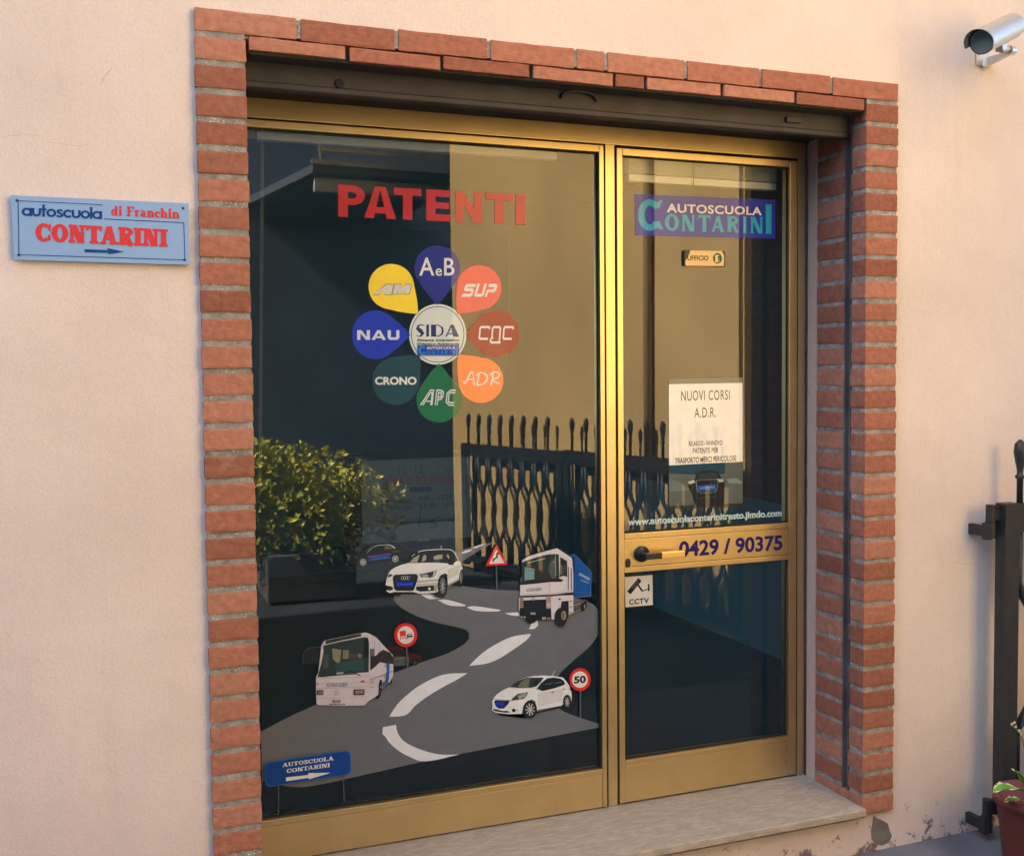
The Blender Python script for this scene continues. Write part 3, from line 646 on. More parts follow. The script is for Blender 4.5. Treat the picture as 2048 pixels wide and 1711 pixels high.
chain([hit(523, 285, 1, .36), hit(521, 600, 1, .36), hit(518, 990, 1, .36), hit(521.5, 985, 1, .362), hit(524.5, 600, 1, .362), hit(527, 288, 1, .362)], 'long steel bead chain hanging behind the left edge of the window')
chain([hit(1244, 600, 1, .345), hit(1245, 1020, 1, .345)], 'thin steel bead chain behind the door beside its left stile')
# screen on a dark cabinet
cab = empty('cabinet', (.9, 1.45, .02), 'low dark cabinet under the screen behind the window', 'cabinet')
M_CAB = mat('dark_wood', (12, 18, 26), rough=.9, spec=.1)
bx('cabinet_body', (-.45, 1.2, .02), (1.45, 1.75, .68), M_CAB, cab, .004); bx('cabinet_top', (-.48, 1.16, .681), (1.48, 1.78, .71), M_CAB, cab, .004)
tvl = empty('screen', (.9, 1.25, .711), 'dim office hours screen behind the shop window', 'television')
bx('bezel', (.605, 1.215, .735), (1.15, 1.27, 1.15), mat('bezel_matt', (16, 18, 20), rough=.9, spec=.1), tvl, .002); bx('stand', (.78, 1.18, .711), (1.0, 1.36, .734), M_DARKPL, tvl, .003)
bx('display', (.675, 1.2085, .805), (1.115, 1.2145, 1.125), mat('lit_display', (44, 58, 66), rough=.6, emit=.04), tvl)
tube_l = empty('ceiling_lamp', (1.0, 2.2, 2.6), 'unlit white fluorescent lamp under the room ceiling', 'ceiling lamp')
bx('lamp_housing', (.4, 2.1, 2.54), (1.6, 2.25, 2.619), M_BLIND, tube_l, .004)

# ------------------------------------------------------------------ lettering helpers
def lerp_quad(q, u, v):                    # q = TL, TR, BR, BL ; u right, v up
    return (q[3] * (1 - u) + q[2] * u) * (1 - v) + (q[0] * (1 - u) + q[1] * u) * v
_tc = {}
def font_mesh(s, bold=0.0, spacing=1.0):
    key = (s, bold, spacing)
    if key in _tc: return _tc[key]
    cu = bpy.data.curves.new('text', 'FONT'); cu.body = s; cu.size = 1; cu.offset = bold; cu.fill_mode = 'FRONT'; cu.space_character = spacing; cu.resolution_u = 4
    o = bpy.data.objects.new('text', cu); COL.objects.link(o)
    dg = bpy.context.evaluated_depsgraph_get(); me = bpy.data.meshes.new_from_object(o.evaluated_get(dg))
    vs_ = [(v.co.x, v.co.y) for v in me.vertices]; fs = [list(p.vertices) for p in me.polygons]
    bpy.data.objects.remove(o); bpy.data.curves.remove(cu); bpy.data.meshes.remove(me)
    _tc[key] = (vs_, fs); return _tc[key]
def ell(cx, cy, rx, ry, n=40, a0=0, a1=360):
    return [(cx + rx * math.cos(R(a0 + (a1 - a0) * i / n)), cy + ry * math.sin(R(a0 + (a1 - a0) * i / n))) for i in range(n + (0 if abs(a1 - a0) == 360 else 1))]
def ribbon(pts, wd):
    n = len(pts); ws = wd if isinstance(wd, (list, tuple)) else [wd] * n
    Lf, Rt = [], []
    for i, p in enumerate(pts):
        a = pts[max(i-1, 0)]; b = pts[min(i+1, n-1)]
        if 0 < i < n - 1:
            d1 = Vector((p[0]-a[0], p[1]-a[1])).normalized(); d2 = Vector((b[0]-p[0], b[1]-p[1])).normalized(); d = (d1 + d2)
            d = d.normalized() if d.length > 1e-6 else d1
            nn = Vector((-d.y, d.x)); n1 = Vector((-d1.y, d1.x)); sc = 1 / max(.45, nn.dot(n1))
        else:
            d = Vector((b[0]-a[0], b[1]-a[1])).normalized(); nn = Vector((-d.y, d.x)); sc = 1
        h = ws[i] / 2 * sc; Lf.append((p[0] + nn.x * h, p[1] + nn.y * h)); Rt.append((p[0] - nn.x * h, p[1] - nn.y * h))
    return [[Lf[i], Lf[i+1], Rt[i+1], Rt[i]] for i in range(n - 1)]
def rect(x0, y0, x1, y1): return [[(x0, y0), (x1, y0), (x1, y1), (x0, y1)]]
def arc(cx, cy, rx, ry, a0, a1, wv, wh, n=18):
    pts = [(cx + rx * math.cos(R(a0 + (a1 - a0) * i / n)), cy + ry * math.sin(R(a0 + (a1 - a0) * i / n))) for i in range(n + 1)]
    o, q = ([(cx + (rx + s * wv / 2) * math.cos(R(a0 + (a1 - a0) * i / n)), cy + (ry + s * wh / 2) * math.sin(R(a0 + (a1 - a0) * i / n))) for i in range(n + 1)] for s in (1, -1))
    return [[o[i], o[i+1], q[i+1], q[i]] for i in range(n)]
def serif(ch, w=.2, t=.09, s=.1, h=.07):
    """slab serif letters drawn stroke by stroke: w stem, t thin stroke, s serif reach, h serif height -> polygons, advance"""
    def foot(x, y, top, ww=None):
        ww = ww or w; y0, y1 = (y - h, y) if top else (y, y + h); return rect(x - ww / 2 - s, y0, x + ww / 2 + s, y1)
    def stem(x, ww=None, top=True, bot=True, z0=0, z1=1):
        ww = ww or w; o = rect(x - ww / 2, z0, x + ww / 2, z1)
        if top: o += foot(x, z1, True, ww)
        if bot: o += foot(x, z0, False, ww)
        return o
    if ch == 'I': return stem(w / 2 + s), w + 2 * s
    if ch == 'O': return arc(.43, .5, .43 - w / 2, .5 - t / 2, 0, 360, w, t, 36), .86
    if ch == 'C': return arc(.43, .5, .43 - w / 2, .5 - t / 2, 48, 312, w, t, 28) + [[(.66, .60), (.76, .60), (.80, .98), (.72, .98), (.62, .86)]] + [[(.66, .40), (.76, .36), (.78, .10), (.70, .08), (.60, .16)]], .80
    if ch == 'N':
        x0 = t / 2 + s; x1 = .88 - t / 2 - s; tt = max(t, w * .6)
        return stem(x0, tt) + stem(x1, tt, bot=False) + [[(x0 - tt / 2, 1), (x0 - tt / 2 + w * 1.15, 1), (x1 + tt / 2, 0), (x1 + tt / 2 - w * 1.15, 0)]], .88
    if ch == 'T': return stem(.42, top=False) + rect(0, 1 - max(t, h), .84, 1) + rect(0, .72, h, 1) + rect(.84 - h, .72, .84, 1), .84
    if ch == 'A':
        x0 = t / 2 + s; x1 = .94 - w / 2 - s * .6; ap = .47
        return ribbon([(x0, 0), (ap - .02, 1)], max(t, w * .55)) + ribbon([(x1, 0), (ap, 1)], w) + rect(x0 + .1, .24, x1 - .06, .24 + t) + foot(x0, 0, False, t) + foot(x1, 0, False, w), .94
    if ch == 'R':
        x = w / 2 + s
        return stem(x) + arc(x + .18, .74, .27, .26 - t / 2, -90, 90, w * .9, t, 16) + rect(x, .48, x + .2, .48 + t) + rect(x, 1 - t, x + .2, 1) + ribbon([(x + .22, .5), (x + .42, .06), (x + .54, .03)], [w * .9, w * .9, t * 1.2]), x + .58
    if ch == 'U':
        x0 = w / 2 + s; x1 = .88 - t / 2 - s; c = (x0 + x1) / 2
        return stem(x0, bot=False, z0=.36) + stem(x1, max(t, w * .6), bot=False, z0=.36) + arc(c, .38, (x1 - x0) / 2, .38 - t / 2, 180, 360, w * .9, t, 18), .88
    if ch == 'S':
        pts = [(.60, .76), (.52, .90), (.34, .955), (.17, .89), (.13, .74), (.24, .59), (.44, .48), (.56, .33), (.52, .14), (.34, .045), (.15, .10), (.07, .25)]
        return ribbon(pts, [t, t, t * 1.1, w * .7, w * .9, w, w, w * .9, w * .7, t * 1.1, t, t]) + rect(.57, .68, .57 + h, .97) + rect(.03, .03, .03 + h, .33), .68
    if ch == 'L': return stem(w / 2 + s) + rect(w / 2 + s, 0, .74, max(t, h)) + rect(.74 - h, 0, .74, .30), .74
    if ch == 'F': return stem(w / 2 + s) + rect(w / 2 + s, 1 - max(t, h), .72, 1) + rect(.72 - h, .72, .72, 1) + rect(w / 2 + s, .46, .56, .46 + max(t, h)), .74
    x = w / 2 + s * .8
    def sh(z0, z1, xx=x, top=True, bot=True):
        o = rect(xx - w / 2, z0, xx + w / 2, z1)
        if top: o += rect(xx - w / 2 - s * .8, z1 - h, xx + w / 2, z1)
        if bot: o += rect(xx - w / 2 - s * .7, z0, xx + w / 2 + s * .7, z0 + h)
        return o
    if ch == 'i': return sh(0, .66) + [ell(x, .86, w * .62, w * .62, 14)], 2 * x
    if ch == 'd': return arc(.27, .33, .27 - w * .4, .33 - t / 2, 0, 360, w * .9, t, 24) + rect(.44, 0, .44 + w, 1) + rect(.36, 1 - h, .44 + w, 1) + rect(.44, 0, .5 + w, h), .54 + w
    if ch == 'r': return sh(0, .66) + ribbon([(x, .44), (x + .14, .60), (x + .26, .60)], [t, t * 1.2, w]), x + .34
    if ch == 'a': return arc(.22, .2, .22 - w * .4, .2 - t / 2, 0, 360, w * .9, t, 20) + ribbon([(.06, .55), (.2, .63), (.36, .56), (.4, .4)], [w * .8, t, t, w]) + rect(.4 - w / 2, .0, .4 + w / 2, .44) + rect(.4, 0, .46 + w / 2, h), .5 + w / 2
    if ch in 'nh':
        x1 = x + .36
        return sh(0, 1 if ch == 'h' else .66) + ribbon([(x + w * .3, .46), (x + .14, .61), (x1 - .1, .6), (x1, .44)], [t, t * 1.2, t * 1.3, w]) + sh(0, .46, x1, top=False), x1 + w / 2 + s * .7
    if ch == 'c': return arc(.27, .33, .27 - w * .4, .33 - t / 2, 55, 320, w, t, 22) + [ell(.42, .5, w * .5, w * .5, 12)], .52
    return [], .35
def script_text(txt, gap=.06, fn=serif, **kw):
    out = []; x = 0; pv_ = ''
    for ch in txt:
        p, a = fn(ch, **kw); x -= (.13 if (ch == 'A' and pv_ == 'T') else 0); pv_ = ch; out += [[(u + x, v) for u, v in q] for q in p]; x += a + gap
    return out

def zt(ox, oy, sc): return lambda u, v: (ox + u / sc, oy + v / sc)
VIN = {}
def vinyl(c, coat=1.0):
    n = 'vinyl_%02x%02x%02x' % tuple(c) + ('' if coat else '_matt')
    return mat(n, c, rough=.5, spec=.2, coat=coat * .8, coat_ior=1.38, var=.05, vscale=26) if coat else mat(n, c, rough=.6, spec=.2)
class Sticker:
    """a flat sticker, print or sign drawn in layers on the plane y = plane (thin real sheets 0.1 mm apart)"""
    def __init__(s, name, label, cat, plane, tr=lambda u, v: (u, v), group=None, coat=1.0, loc=None):
        s.plane = plane; s.tr = tr; s.coat = coat; s.parts = {}; s.order = []; s.n = 0; s.args = (name, label, cat, group); s.loc = loc; s.step = .00006; s.up = {}
    def mb(s, key):
        if key not in s.parts: s.parts[key] = MB(); s.order.append(key)
        return s.parts[key]
    def pt(s, u, v, lay): x, y = s.tr(u, v); return hit(x, y, 1, s.plane - lay * s.step)
    def poly(s, key, pts, c, smooth=False):
        s.n += 1
        if smooth == 'c': pts = spl_c(pts)
        elif smooth: pts = spl(pts)
        s.mb(key).face([s.pt(u, v, s.n) for u, v in pts], vinyl(c, s.coat))
    def line(s, key, pts, wd, c, smooth=False):
        s.n += 1
        if smooth: pts = spl(pts, False)
        for q in ribbon(pts, wd): s.mb(key).face([s.pt(u, v, s.n) for u, v in q], vinyl(c, s.coat))
    def glyphs(s, key, polys, quad, c):
        """polys in font units fitted into quad (TL, TR, BR, BL)"""
        xs = [u for p in polys for u, v in p]; ys = [v for p in polys for u, v in p]; x0, x1, y0, y1 = min(xs), max(xs), min(ys), max(ys)
        s.n += 1; q = [s.pt(u, v, s.n) for u, v in quad]; m = vinyl(c, s.coat)
        for i, p in enumerate(polys):
            off = Vector((0, -.000004 * (i % 9), 0))
            s.mb(key).face([lerp_quad(q, (u - x0) / (x1 - x0), (v - y0) / (y1 - y0)) + off for u, v in p], m)
        s.n += 1
    def text(s, key, string, quad, c, bold=0.0, spacing=1.0, shear=0.0, fit=None):
        vs_, fs = font_mesh(string, bold, spacing)
        vs_ = [(x + shear * y, y) for x, y in vs_]
        xs = [u for u, v in vs_]; ys = [v for u, v in vs_]; x0, x1, y0, y1 = min(xs), max(xs), min(ys), max(ys)
        s.n += 1; q = [s.pt(u, v, s.n) for u, v in quad]
        s.mb(key).mesh([lerp_quad(q, (u - x0) / (x1 - x0), (v - y0) / (y1 - y0)) for u, v in vs_], fs, vinyl(c, s.coat))
    def done(s):
        name, label, cat, group = s.args
        allv = [v for k in s.parts.values() for v in k.v]; c = sum(allv, Vector()) / len(allv)
        root = empty(name, s.loc or c, label, cat, group)
        made = {}
        for key in s.order:
            pk = key.split('>'); par = root
            if len(pk) > 1 and pk[0] in made: par = made[pk[0]]
            o = s.parts[key].build(pk[-1].split('#')[0], par, fix=False); made[key] = o
        s.root = root; return root
def spl(pts, closed=True, n=6):
    m = len(pts); out = []
    for i in range(m if closed else m - 1):
        if closed: p0, p1, p2, p3 = pts[(i-1) % m], pts[i], pts[(i+1) % m], pts[(i+2) % m]
        else: p0, p1, p2, p3 = pts[max(i-1, 0)], pts[i], pts[i+1], pts[min(i+2, m-1)]
        for k in range(n):
            t = k / n
            out.append(tuple(.5 * ((2 * p1[j]) + (-p0[j] + p2[j]) * t + (2*p0[j] - 5*p1[j] + 4*p2[j] - p3[j]) * t*t + (-p0[j] + 3*p1[j] - 3*p2[j] + p3[j]) * t**3) for j in (0, 1)))
    if not closed: out.append(pts[-1])
    return out
def spl_c(pts, lim=38):
    """spline that keeps corners sharper than lim degrees"""
    m = len(pts); cs = []
    for i in range(m):
        a, b, c = Vector(pts[i-1]), Vector(pts[i]), Vector(pts[(i+1) % m])
        if (b - a).angle(c - b) > R(lim): cs.append(i)
    if len(cs) < 2: return spl(pts)
    out = []
    for j, c in enumerate(cs):
        e = cs[(j+1) % len(cs)]; seg = [pts[(c + k) % m] for k in range(((e - c) % m) + 1)]
        out += (spl(seg, False) if len(seg) > 2 else seg)[:-1]
    return out
def bq(x0, y0, x1, y1, dy=0): return [(x0, y0), (x1, y0 + dy), (x1, y1 + dy), (x0, y1)]
# ================================================================== STICKERS AND SIGNS
PD = YG - .0012                            # stickers lie on the outer face of the glass
WHT = (206, 216, 222)
# ---- red PATENTI
Z = zt(600, 0, 2.851)
s = Sticker('window_lettering', 'red vinyl word PATENTI across the top of the window', 'lettering', PD, Z)
BLOCK = {'P': rect(0, 0, .36, 1) + arc(.52, .69, .32, .205, -90, 90, .32, .21, 18) + rect(.3, .38, .521, .59) + rect(.3, .79, .521, 1), 'A': [[(0, 0), (.33, 1), (.52, 1), (.30, 0)], [(1, 0), (.67, 1), (.48, 1), (.70, 0)]] + rect(.24, .16, .76, .36), 'T': rect(0, .77, 1, 1) + rect(.33, 0, .67, .8), 'E': rect(0, 0, .38, 1) + rect(.3, .78, 1, 1) + rect(.3, .40, .94, .60) + rect(.3, 0, 1, .22), 'N': rect(0, 0, .31, 1) + rect(.69, 0, 1, 1) + [[(0, 1), (.32, 1), (1, 0), (.68, 0)]]}
top = lambda x: 1052 + (x - 218) * 58 / 1069; bot = lambda x: 1235 + (x - 218) * 47 / 1069
for ch, a, b in (('P', 218, 370), ('A', 367, 548), ('T', 535, 692), ('E', 720, 860), ('N', 885, 1040), ('T', 1058, 1215), ('I', 1228, 1287)):
    if ch == 'I': s.poly('letter#%d' % a, [(a, top(a)), (b, top(b)), (b, bot(b)), (a, bot(a))], (172, 40, 58))
    else: s.glyphs('letter#%d' % a, BLOCK[ch], [(a, top(a)), (b, top(b)), (b, bot(b)), (a, bot(a))], (172, 40, 58))
s.done()
# ---- flower of licence petals
Z = zt(650, 450, 3.98)
def tear(cx, cy, r, tx, ty, ry=None):
    d = Vector((tx - cx, ty - cy)); L = d.length; a0 = math.atan2(d.y, d.x); ry = ry or r
    op = math.acos(min(.98, r / L)) * .92; pts = []
    n = 44
    for i in range(n + 1):
        a = a0 + op + (2 * math.pi - 2 * op) * i / n; pts.append((cx + r * math.cos(a), cy + ry * math.sin(a)))
    def q(p0, pc, p1): return [((1-t)**2*p0[0] + 2*t*(1-t)*pc[0] + t*t*p1[0], (1-t)**2*p0[1] + 2*t*(1-t)*pc[1] + t*t*p1[1]) for t in [i / 8 for i in range(1, 8)]]
    T = (tx, ty); e, b = pts[-1], pts[0]
    mid = lambda p: (p[0] * .5 + tx * .5 + (p[0] * .5 + tx * .5 - (cx + tx) / 2) * .14, p[1] * .5 + ty * .5 + (p[1] * .5 + ty * .5 - (cy + ty) / 2) * .14)
    return pts + q(e, mid(e), T) + [T] + q(T, mid(b), b)
def petal(label, c, geo, draw):
    s = Sticker('petal_sticker', label, 'sticker', PD, Z, 'petal stickers around the round white sticker')
    s.poly('petal', tear(*geo), c); draw(s); s.done()
def strokes(polys, sh=0.0): return [[(u + sh * v, v) for u, v in p] for p in polys]
def d_aeb(s):
    s.text('lettering', 'A', bq(750, 258, 870, 402), WHT, .01); s.text('lettering', 'e', bq(880, 345, 931, 404), WHT, .01); s.text('lettering', 'B', bq(948, 262, 1030, 402), WHT, .01)
petal('dark blue drop sticker lettered AeB', (16, 42, 140), (893, 345, 182, 893, 635), d_aeb)
def d_am(s):
    A = [[(0, 0), (.40, 1), (.62, 1), (.62, 0), (.44, 0), (.44, .22), (.30, .22), (.20, 0)]]
    for w_, c in ((8, (70, 80, 60)), (0, (196, 206, 210))):
        e = w_ / 2
        s.poly('lettering', [(382 - e, 553 + e), (492 - e, 472 - e), (545 + e, 472 - e), (528 + e, 552 + e), (478 - e, 552 + e), (482, 535), (448, 535), (425 + e, 552 + e)], c)
        s.poly('lettering', [(540 - e, 549 + e), (556 - e, 472 - e), (604 + e, 472 - e), (606, 510), (640, 472 - e), (692 + e, 472 - e), (668 + e, 548 + e), (628 - e, 548 + e), (642, 500), (606, 548 + e), (582, 548 + e), (584, 500), (574 + e, 549 + e)], c)
    s.poly('lettering', [(470, 518), (502, 494), (498, 518)], (232, 212, 64))
petal('yellow drop sticker lettered AM', (232, 212, 64), (528, 490, 181, 741, 707), d_am)
def d_sup(s):
    w_ = .24
    S = ribbon([(.98, .86), (.2, .86), (.13, .78), (.13, .6), (.2, .54), (.75, .54), (.83, .46), (.83, .2), (.75, .13), (-.02, .13)], w_)
    U = ribbon([(1.22, 1), (1.22, .2), (1.3, .13), (1.8, .13), (1.88, .2), (1.88, 1)], w_)
    P = ribbon([(2.22, 0), (2.22, .28)], w_) + ribbon([(2.22, .86), (2.84, .86), (2.92, .78), (2.92, .54), (2.84, .46), (2.3, .46), (2.22, .3)], w_)
    s.glyphs('lettering', strokes(S + U + P, .35), bq(1088, 466, 1372, 572), WHT)
petal('salmon pink drop sticker lettered SUP', (216, 96, 92), (1226, 498, 179, 1052, 707), d_sup)
def d_nau(s):
    w_ = .26
    g = ribbon([(.13, 0), (.13, 1)], w_) + [[(.05, 1), (.33, 1), (.97, 0), (.7, 0)]] + ribbon([(.9, 0), (.9, 1)], w_)
    g += [[(1.15, 0), (1.62, 1), (1.86, 1), (2.33, 0), (2.05, 0), (1.74, .72), (1.43, 0)], [(1.45, .18), (2.05, .18), (2.05, .38), (1.45, .38)]]
    g += ribbon([(2.6, 1), (2.6, .26), (2.7, .13), (3.2, .13), (3.3, .26), (3.3, 1)], w_)
    s.glyphs('lettering', g, bq(256, 836, 592, 913), (190, 210, 226))
petal('bright blue drop sticker lettered NAU', (0, 52, 190), (402, 873, 188, 679, 874, 195), d_nau)
def d_cqc(s):
    w_ = .14; Cc = lambda x: ribbon([(x + .95, .87), (x + .9, 1.0), (x + .15, 1.0), (x + .07, .92), (x + .07, .35), (x + .15, .27), (x + .86, .27)], w_)
    Q = ribbon([(1.32, .27), (1.22, .35), (1.22, .92), (1.3, 1.0), (1.85, 1.0), (1.93, .92), (1.93, .12), (1.85, .07)], w_) + ribbon([(2.05, .04), (1.2, .04), (1.12, .12), (1.12, .3)], w_)
    s.glyphs('lettering', strokes(Cc(0) + Q + Cc(2.2), .12), bq(1222, 803, 1506, 943), WHT)
petal('brownish red drop sticker lettered CQC', (142, 50, 50), (1362, 865, 186, 1122, 872), d_cqc)
petal('dark teal drop sticker lettered CRONO', (0, 66, 84), (564, 1240, 190, 753, 1037), lambda s: s.text('lettering', 'CRONO', bq(398, 1207, 729, 1271), WHT, .035))
def d_apc(s):
    g = []
    for o in (0, .17):
        g += ribbon([(.02 + o * 1.15, 0), (.72 + o * .2, 1 - o), (1.0 - o * .55, 1 - o), (1.0 - o * .55, 0)], .085)
        g += ribbon([(1.28 + o, 0), (1.28 + o, 1 - o), (1.62, 1 - o), (1.86 - o, .88 - o * .3), (1.86 - o, .58 + o * .1), (1.7, .38 + o), (1.42, .36 + o)], .085)
        g += ribbon([(2.9, 1 - o), (2.5, 1 - o), (2.2 + o, .8 - o * .3), (2.2 + o, .2 + o * .3), (2.5, o), (2.9, o)], .085)
    g += rect(.5, .22, .95, .30)
    s.glyphs('lettering', strokes(g, .15), bq(757, 1308, 1040, 1438), WHT)
petal('green drop sticker lettered APC', (0, 104, 72), (907, 1390, 180, 905, 1101), d_apc)
def d_adr(s):
    L = [(1100, 1240), (1112, 1262), (1130, 1235), (1150, 1190), (1172, 1168), (1182, 1210), (1188, 1275)]
    s.line('lettering', L, 11, WHT, True); s.line('lettering', [(1118, 1240), (1150, 1226), (1186, 1228)], 9, WHT, True)
    s.line('lettering', [(1226, 1190), (1216, 1240), (1206, 1274)], 13, WHT, True); s.line('lettering', [(1200, 1198), (1240, 1174), (1284, 1192), (1290, 1228), (1258, 1264), (1206, 1274)], 11, WHT, True)
    s.line('lettering', [(1338, 1186), (1328, 1240), (1320, 1278)], 13, WHT, True); s.line('lettering', [(1312, 1192), (1352, 1168), (1386, 1182), (1376, 1212), (1336, 1230), (1362, 1252), (1392, 1262)], 11, WHT, True)
petal('orange drop sticker with script letters ADR', (240, 138, 78), (1240, 1235, 180, 1058, 1032), d_adr)
s = Sticker('round_sticker', 'round white sticker lettered SIDA amid the coloured petals', 'sticker', PD, Z)
s.poly('disc', ell(897, 870, 228, 242), (198, 214, 216)); s.poly('ring', ell(897, 870, 212, 225), (26, 70, 110)); s.poly('ring', ell(897, 870, 206, 219), (198, 214, 216))
NB = (22, 52, 112)
s.line('lettering', [(792, 800), (765, 792), (742, 802), (738, 822), (760, 842), (776, 862), (764, 882), (742, 886), (728, 878)], [6, 9, 14, 26, 34, 26, 12, 7, 5], NB, False)
s.poly('lettering', [(806, 792), (828, 792), (828, 888), (806, 888)], NB); s.poly('lettering', bq(844, 792, 868, 888), NB)
s.poly('lettering', [(868, 792), (905, 792), (938, 812), (946, 842), (936, 872), (905, 888), (868, 888)], NB, False); s.poly('lettering', [(882, 800), (902, 800), (922, 815), (930, 842), (922, 866), (902, 880), (882, 880)], (198, 214, 216)); s.poly('lettering', bq(868, 792, 884, 888), NB)
s.poly('lettering', [(1002, 792), (1024, 792), (1068, 888), (1020, 888)], NB); s.line('lettering', [(1008, 794), (964, 888)], 10, NB); s.line('lettering', [(978, 864), (1030, 864)], 8, NB)
s.text('lettering', 'Sistema Interattivo', bq(731, 904, 1070, 925), (40, 50, 60), .03, 1.05, .2); s.text('lettering', 'Didattico Autoscuole', bq(731, 934, 1070, 955), (40, 50, 60), .03, 1.05, .2)
s.done()
def contarini_board(s, quad, TEAL, BLUE, C, I, AU, letters, wht, scale=1.0):
    s.poly('board', quad, BLUE)
    cx0, cy0, cx1, cy1 = C; g = arc(.46, .5, .46 - .13, .5 - .10, 42, 318, .26, .20, 34) + [[(.62, .70), (.84, .72), (.96, .98), (.92, 1.0), (.74, .90)], [(.62, .28), (.84, .32), (1.0, .08), (.96, .04), (.72, .10)]]
    s.glyphs('lettering', g, bq(cx0, cy0, cx1, cy1, 6 * scale), TEAL)
    s.poly('lettering', [(I[0], I[1]), (I[2], I[1]), (I[2] - 6 * scale, I[1] + 22 * scale), (I[2] - 8 * scale, I[3] - 18 * scale), (I[2], I[3]), (I[0], I[3]), (I[0] + 10 * scale, I[3] - 18 * scale), (I[0] + 8 * scale, I[1] + 22 * scale)], TEAL)
    for ch, x0, x1, y0, y1 in letters: s.glyphs('lettering', serif(ch, .25, .15, .045, .055)[0], bq(x0, y0, x1, y1, 5 * scale), TEAL)
    s.text('lettering', 'AUTOSCUOLA', AU, wht, .03, 1.08)
Zs = zt(1240, 370, 6.0235)
s = Sticker('door_sign', 'blue AUTOSCUOLA CONTARINI sticker at the top of the glass door', 'sign', PD, Zs)
ON = [('O', 540, 710, 345, 550), ('N', 743, 902, 355, 556), ('T', 942, 1090, 361, 563), ('A', 1100, 1258, 367, 570), ('R', 1287, 1425, 373, 573), ('I', 1478, 1530, 380, 578), ('N', 1570, 1722, 383, 580)]
contarini_board(s, [(180, 108), (1873, 178), (1873, 645), (182, 605)], (0, 158, 196), (14, 42, 168), (217, 168, 522, 550), (1748, 235, 1832, 588), [(563, 222), (1708, 266), (1708, 366), (563, 330)], ON, (214, 216, 220))
s.done()
s = Sticker('small_board_sticker', 'small blue AUTOSCUOLA CONTARINI strip on the round white sticker', 'sticker', PD - .003, Z)
f = lambda x: 738 + (x - 180) * 328 / 1693; fy = lambda y: 957 + (y - 108) * 78 / 500
contarini_board(s, [(738, 957), (1066, 957), (1066, 1036), (738, 1036)], (0, 130, 210), (10, 50, 180), (f(217), fy(140), f(522), fy(580)), (f(1748), fy(160), f(1832), fy(590)), [(808, 964), (1038, 964), (1038, 988), (808, 988)], [(c, f(a), f(b), 992, 1032) for c, a, b, _, _ in ON], WHT, .18)
s.done()
# ---- UFFICIO plaque (a real little plate)
s = Sticker('office_plaque', 'small brass UFFICIO plaque on the upper glass door', 'plaque', PD - .0105, Zs, coat=0)
s.poly('plate', [(848, 787), (1228, 795), (1254, 850), (1252, 972), (1240, 976), (798, 972), (787, 960), (785, 915), (822, 862)], (238, 208, 148))
s.text('lettering', 'UFFICIO', bq(812, 850, 1066, 909), (60, 46, 26), .025)
s.poly('plate>pictogram', ell(1174, 883, 54, 65), (28, 108, 72)); s.poly('plate>pictogram', bq(1146, 842, 1196, 932), (226, 206, 150)); s.poly('plate>pictogram', ell(1188, 868, 9, 16, 14), (40, 96, 60)); s.poly('plate>pictogram', bq(1184, 880, 1192, 926), (40, 96, 60))
r_ = s.done()
a, b = hit(*Zs(768, 783), 1, PD - .004), hit(*Zs(1258, 984), 1, PD - .004)
bx('plaque_back', (a.x, PD - .010, b.z), (b.x, PD, a.z), mat('plaque_dark', (60, 52, 40), rough=.5), r_, .0015)
# ---- poster
Zp = zt(1200, 700, 3.11)
s = Sticker('course_poster', 'white NUOVI CORSI A.D.R. poster on the door glass', 'poster', PD, Zp)
s.poly('sheet', [(428, 180), (886, 170), (888, 975), (430, 990)], (238, 242, 238)); s.poly('sheet', [(428, 180), (886, 170), (886, 203), (428, 212)], (120, 124, 112))
TX = (74, 70, 58)
s.text('lettering', 'NUOVI CORSI', [(505, 253), (807, 247), (807, 308), (505, 316)], TX, .004, 1.1); s.text('lettering', 'A.D.R.', [(587, 358), (721, 355), (721, 416), (587, 421)], TX, .004, 1.1)
s.text('lettering', 'RILASCIO - RINNOVO', [(553, 566), (760, 560), (760, 589), (553, 596)], TX, .012); s.text('lettering', 'PATENTE PER', [(577, 609), (736, 605), (736, 636), (577, 642)], TX, .012); s.text('lettering', 'TRASPORTO MERCI PERICOLOSE', [(466, 670), (848, 653), (848, 688), (466, 705)], TX, .015)
s.poly('photo', [(428, 716), (888, 692), (888, 975), (430, 990)], (86, 96, 92)); s.poly('photo', [(428, 716), (780, 698), (776, 770), (600, 775), (428, 765)], (6, 62, 88))
s.poly('photo', [(430, 800), (520, 830), (560, 870), (430, 880)], (100, 116, 112)); s.poly('photo', [(430, 968), (888, 950), (888, 975), (430, 990)], (40, 40, 38))
s.poly('photo', [(548, 830), (590, 800), (600, 765), (640, 748), (700, 745), (738, 756), (752, 792), (772, 806), (778, 870), (772, 965), (590, 970), (575, 900), (552, 860)], (14, 26, 40)); s.poly('photo', [(602, 800), (612, 768), (722, 762), (738, 790)], (34, 52, 62))
s.poly('photo', [(546, 818), (584, 806), (594, 822), (556, 834)], (176, 186, 178)); s.poly('photo', [(722, 800), (768, 802), (768, 818), (742, 820)], (176, 186, 178))
s.line('photo', [(598, 815), (616, 806), (722, 802), (736, 812), (726, 872), (700, 884), (626, 888), (606, 876), (598, 815)], 4, (110, 124, 124)); s.poly('photo', [(612, 842), (718, 836), (716, 868), (614, 876)], (10, 84, 170)); s.line('photo', [(620, 858), (712, 850)], 6, (90, 150, 200))
s.line('photo', [(612, 925), (660, 912), (720, 912)], 5, (50, 74, 86)); s.poly('photo', [(785, 800), (850, 795), (886, 820), (886, 830), (800, 826)], (120, 140, 132))
s.done()
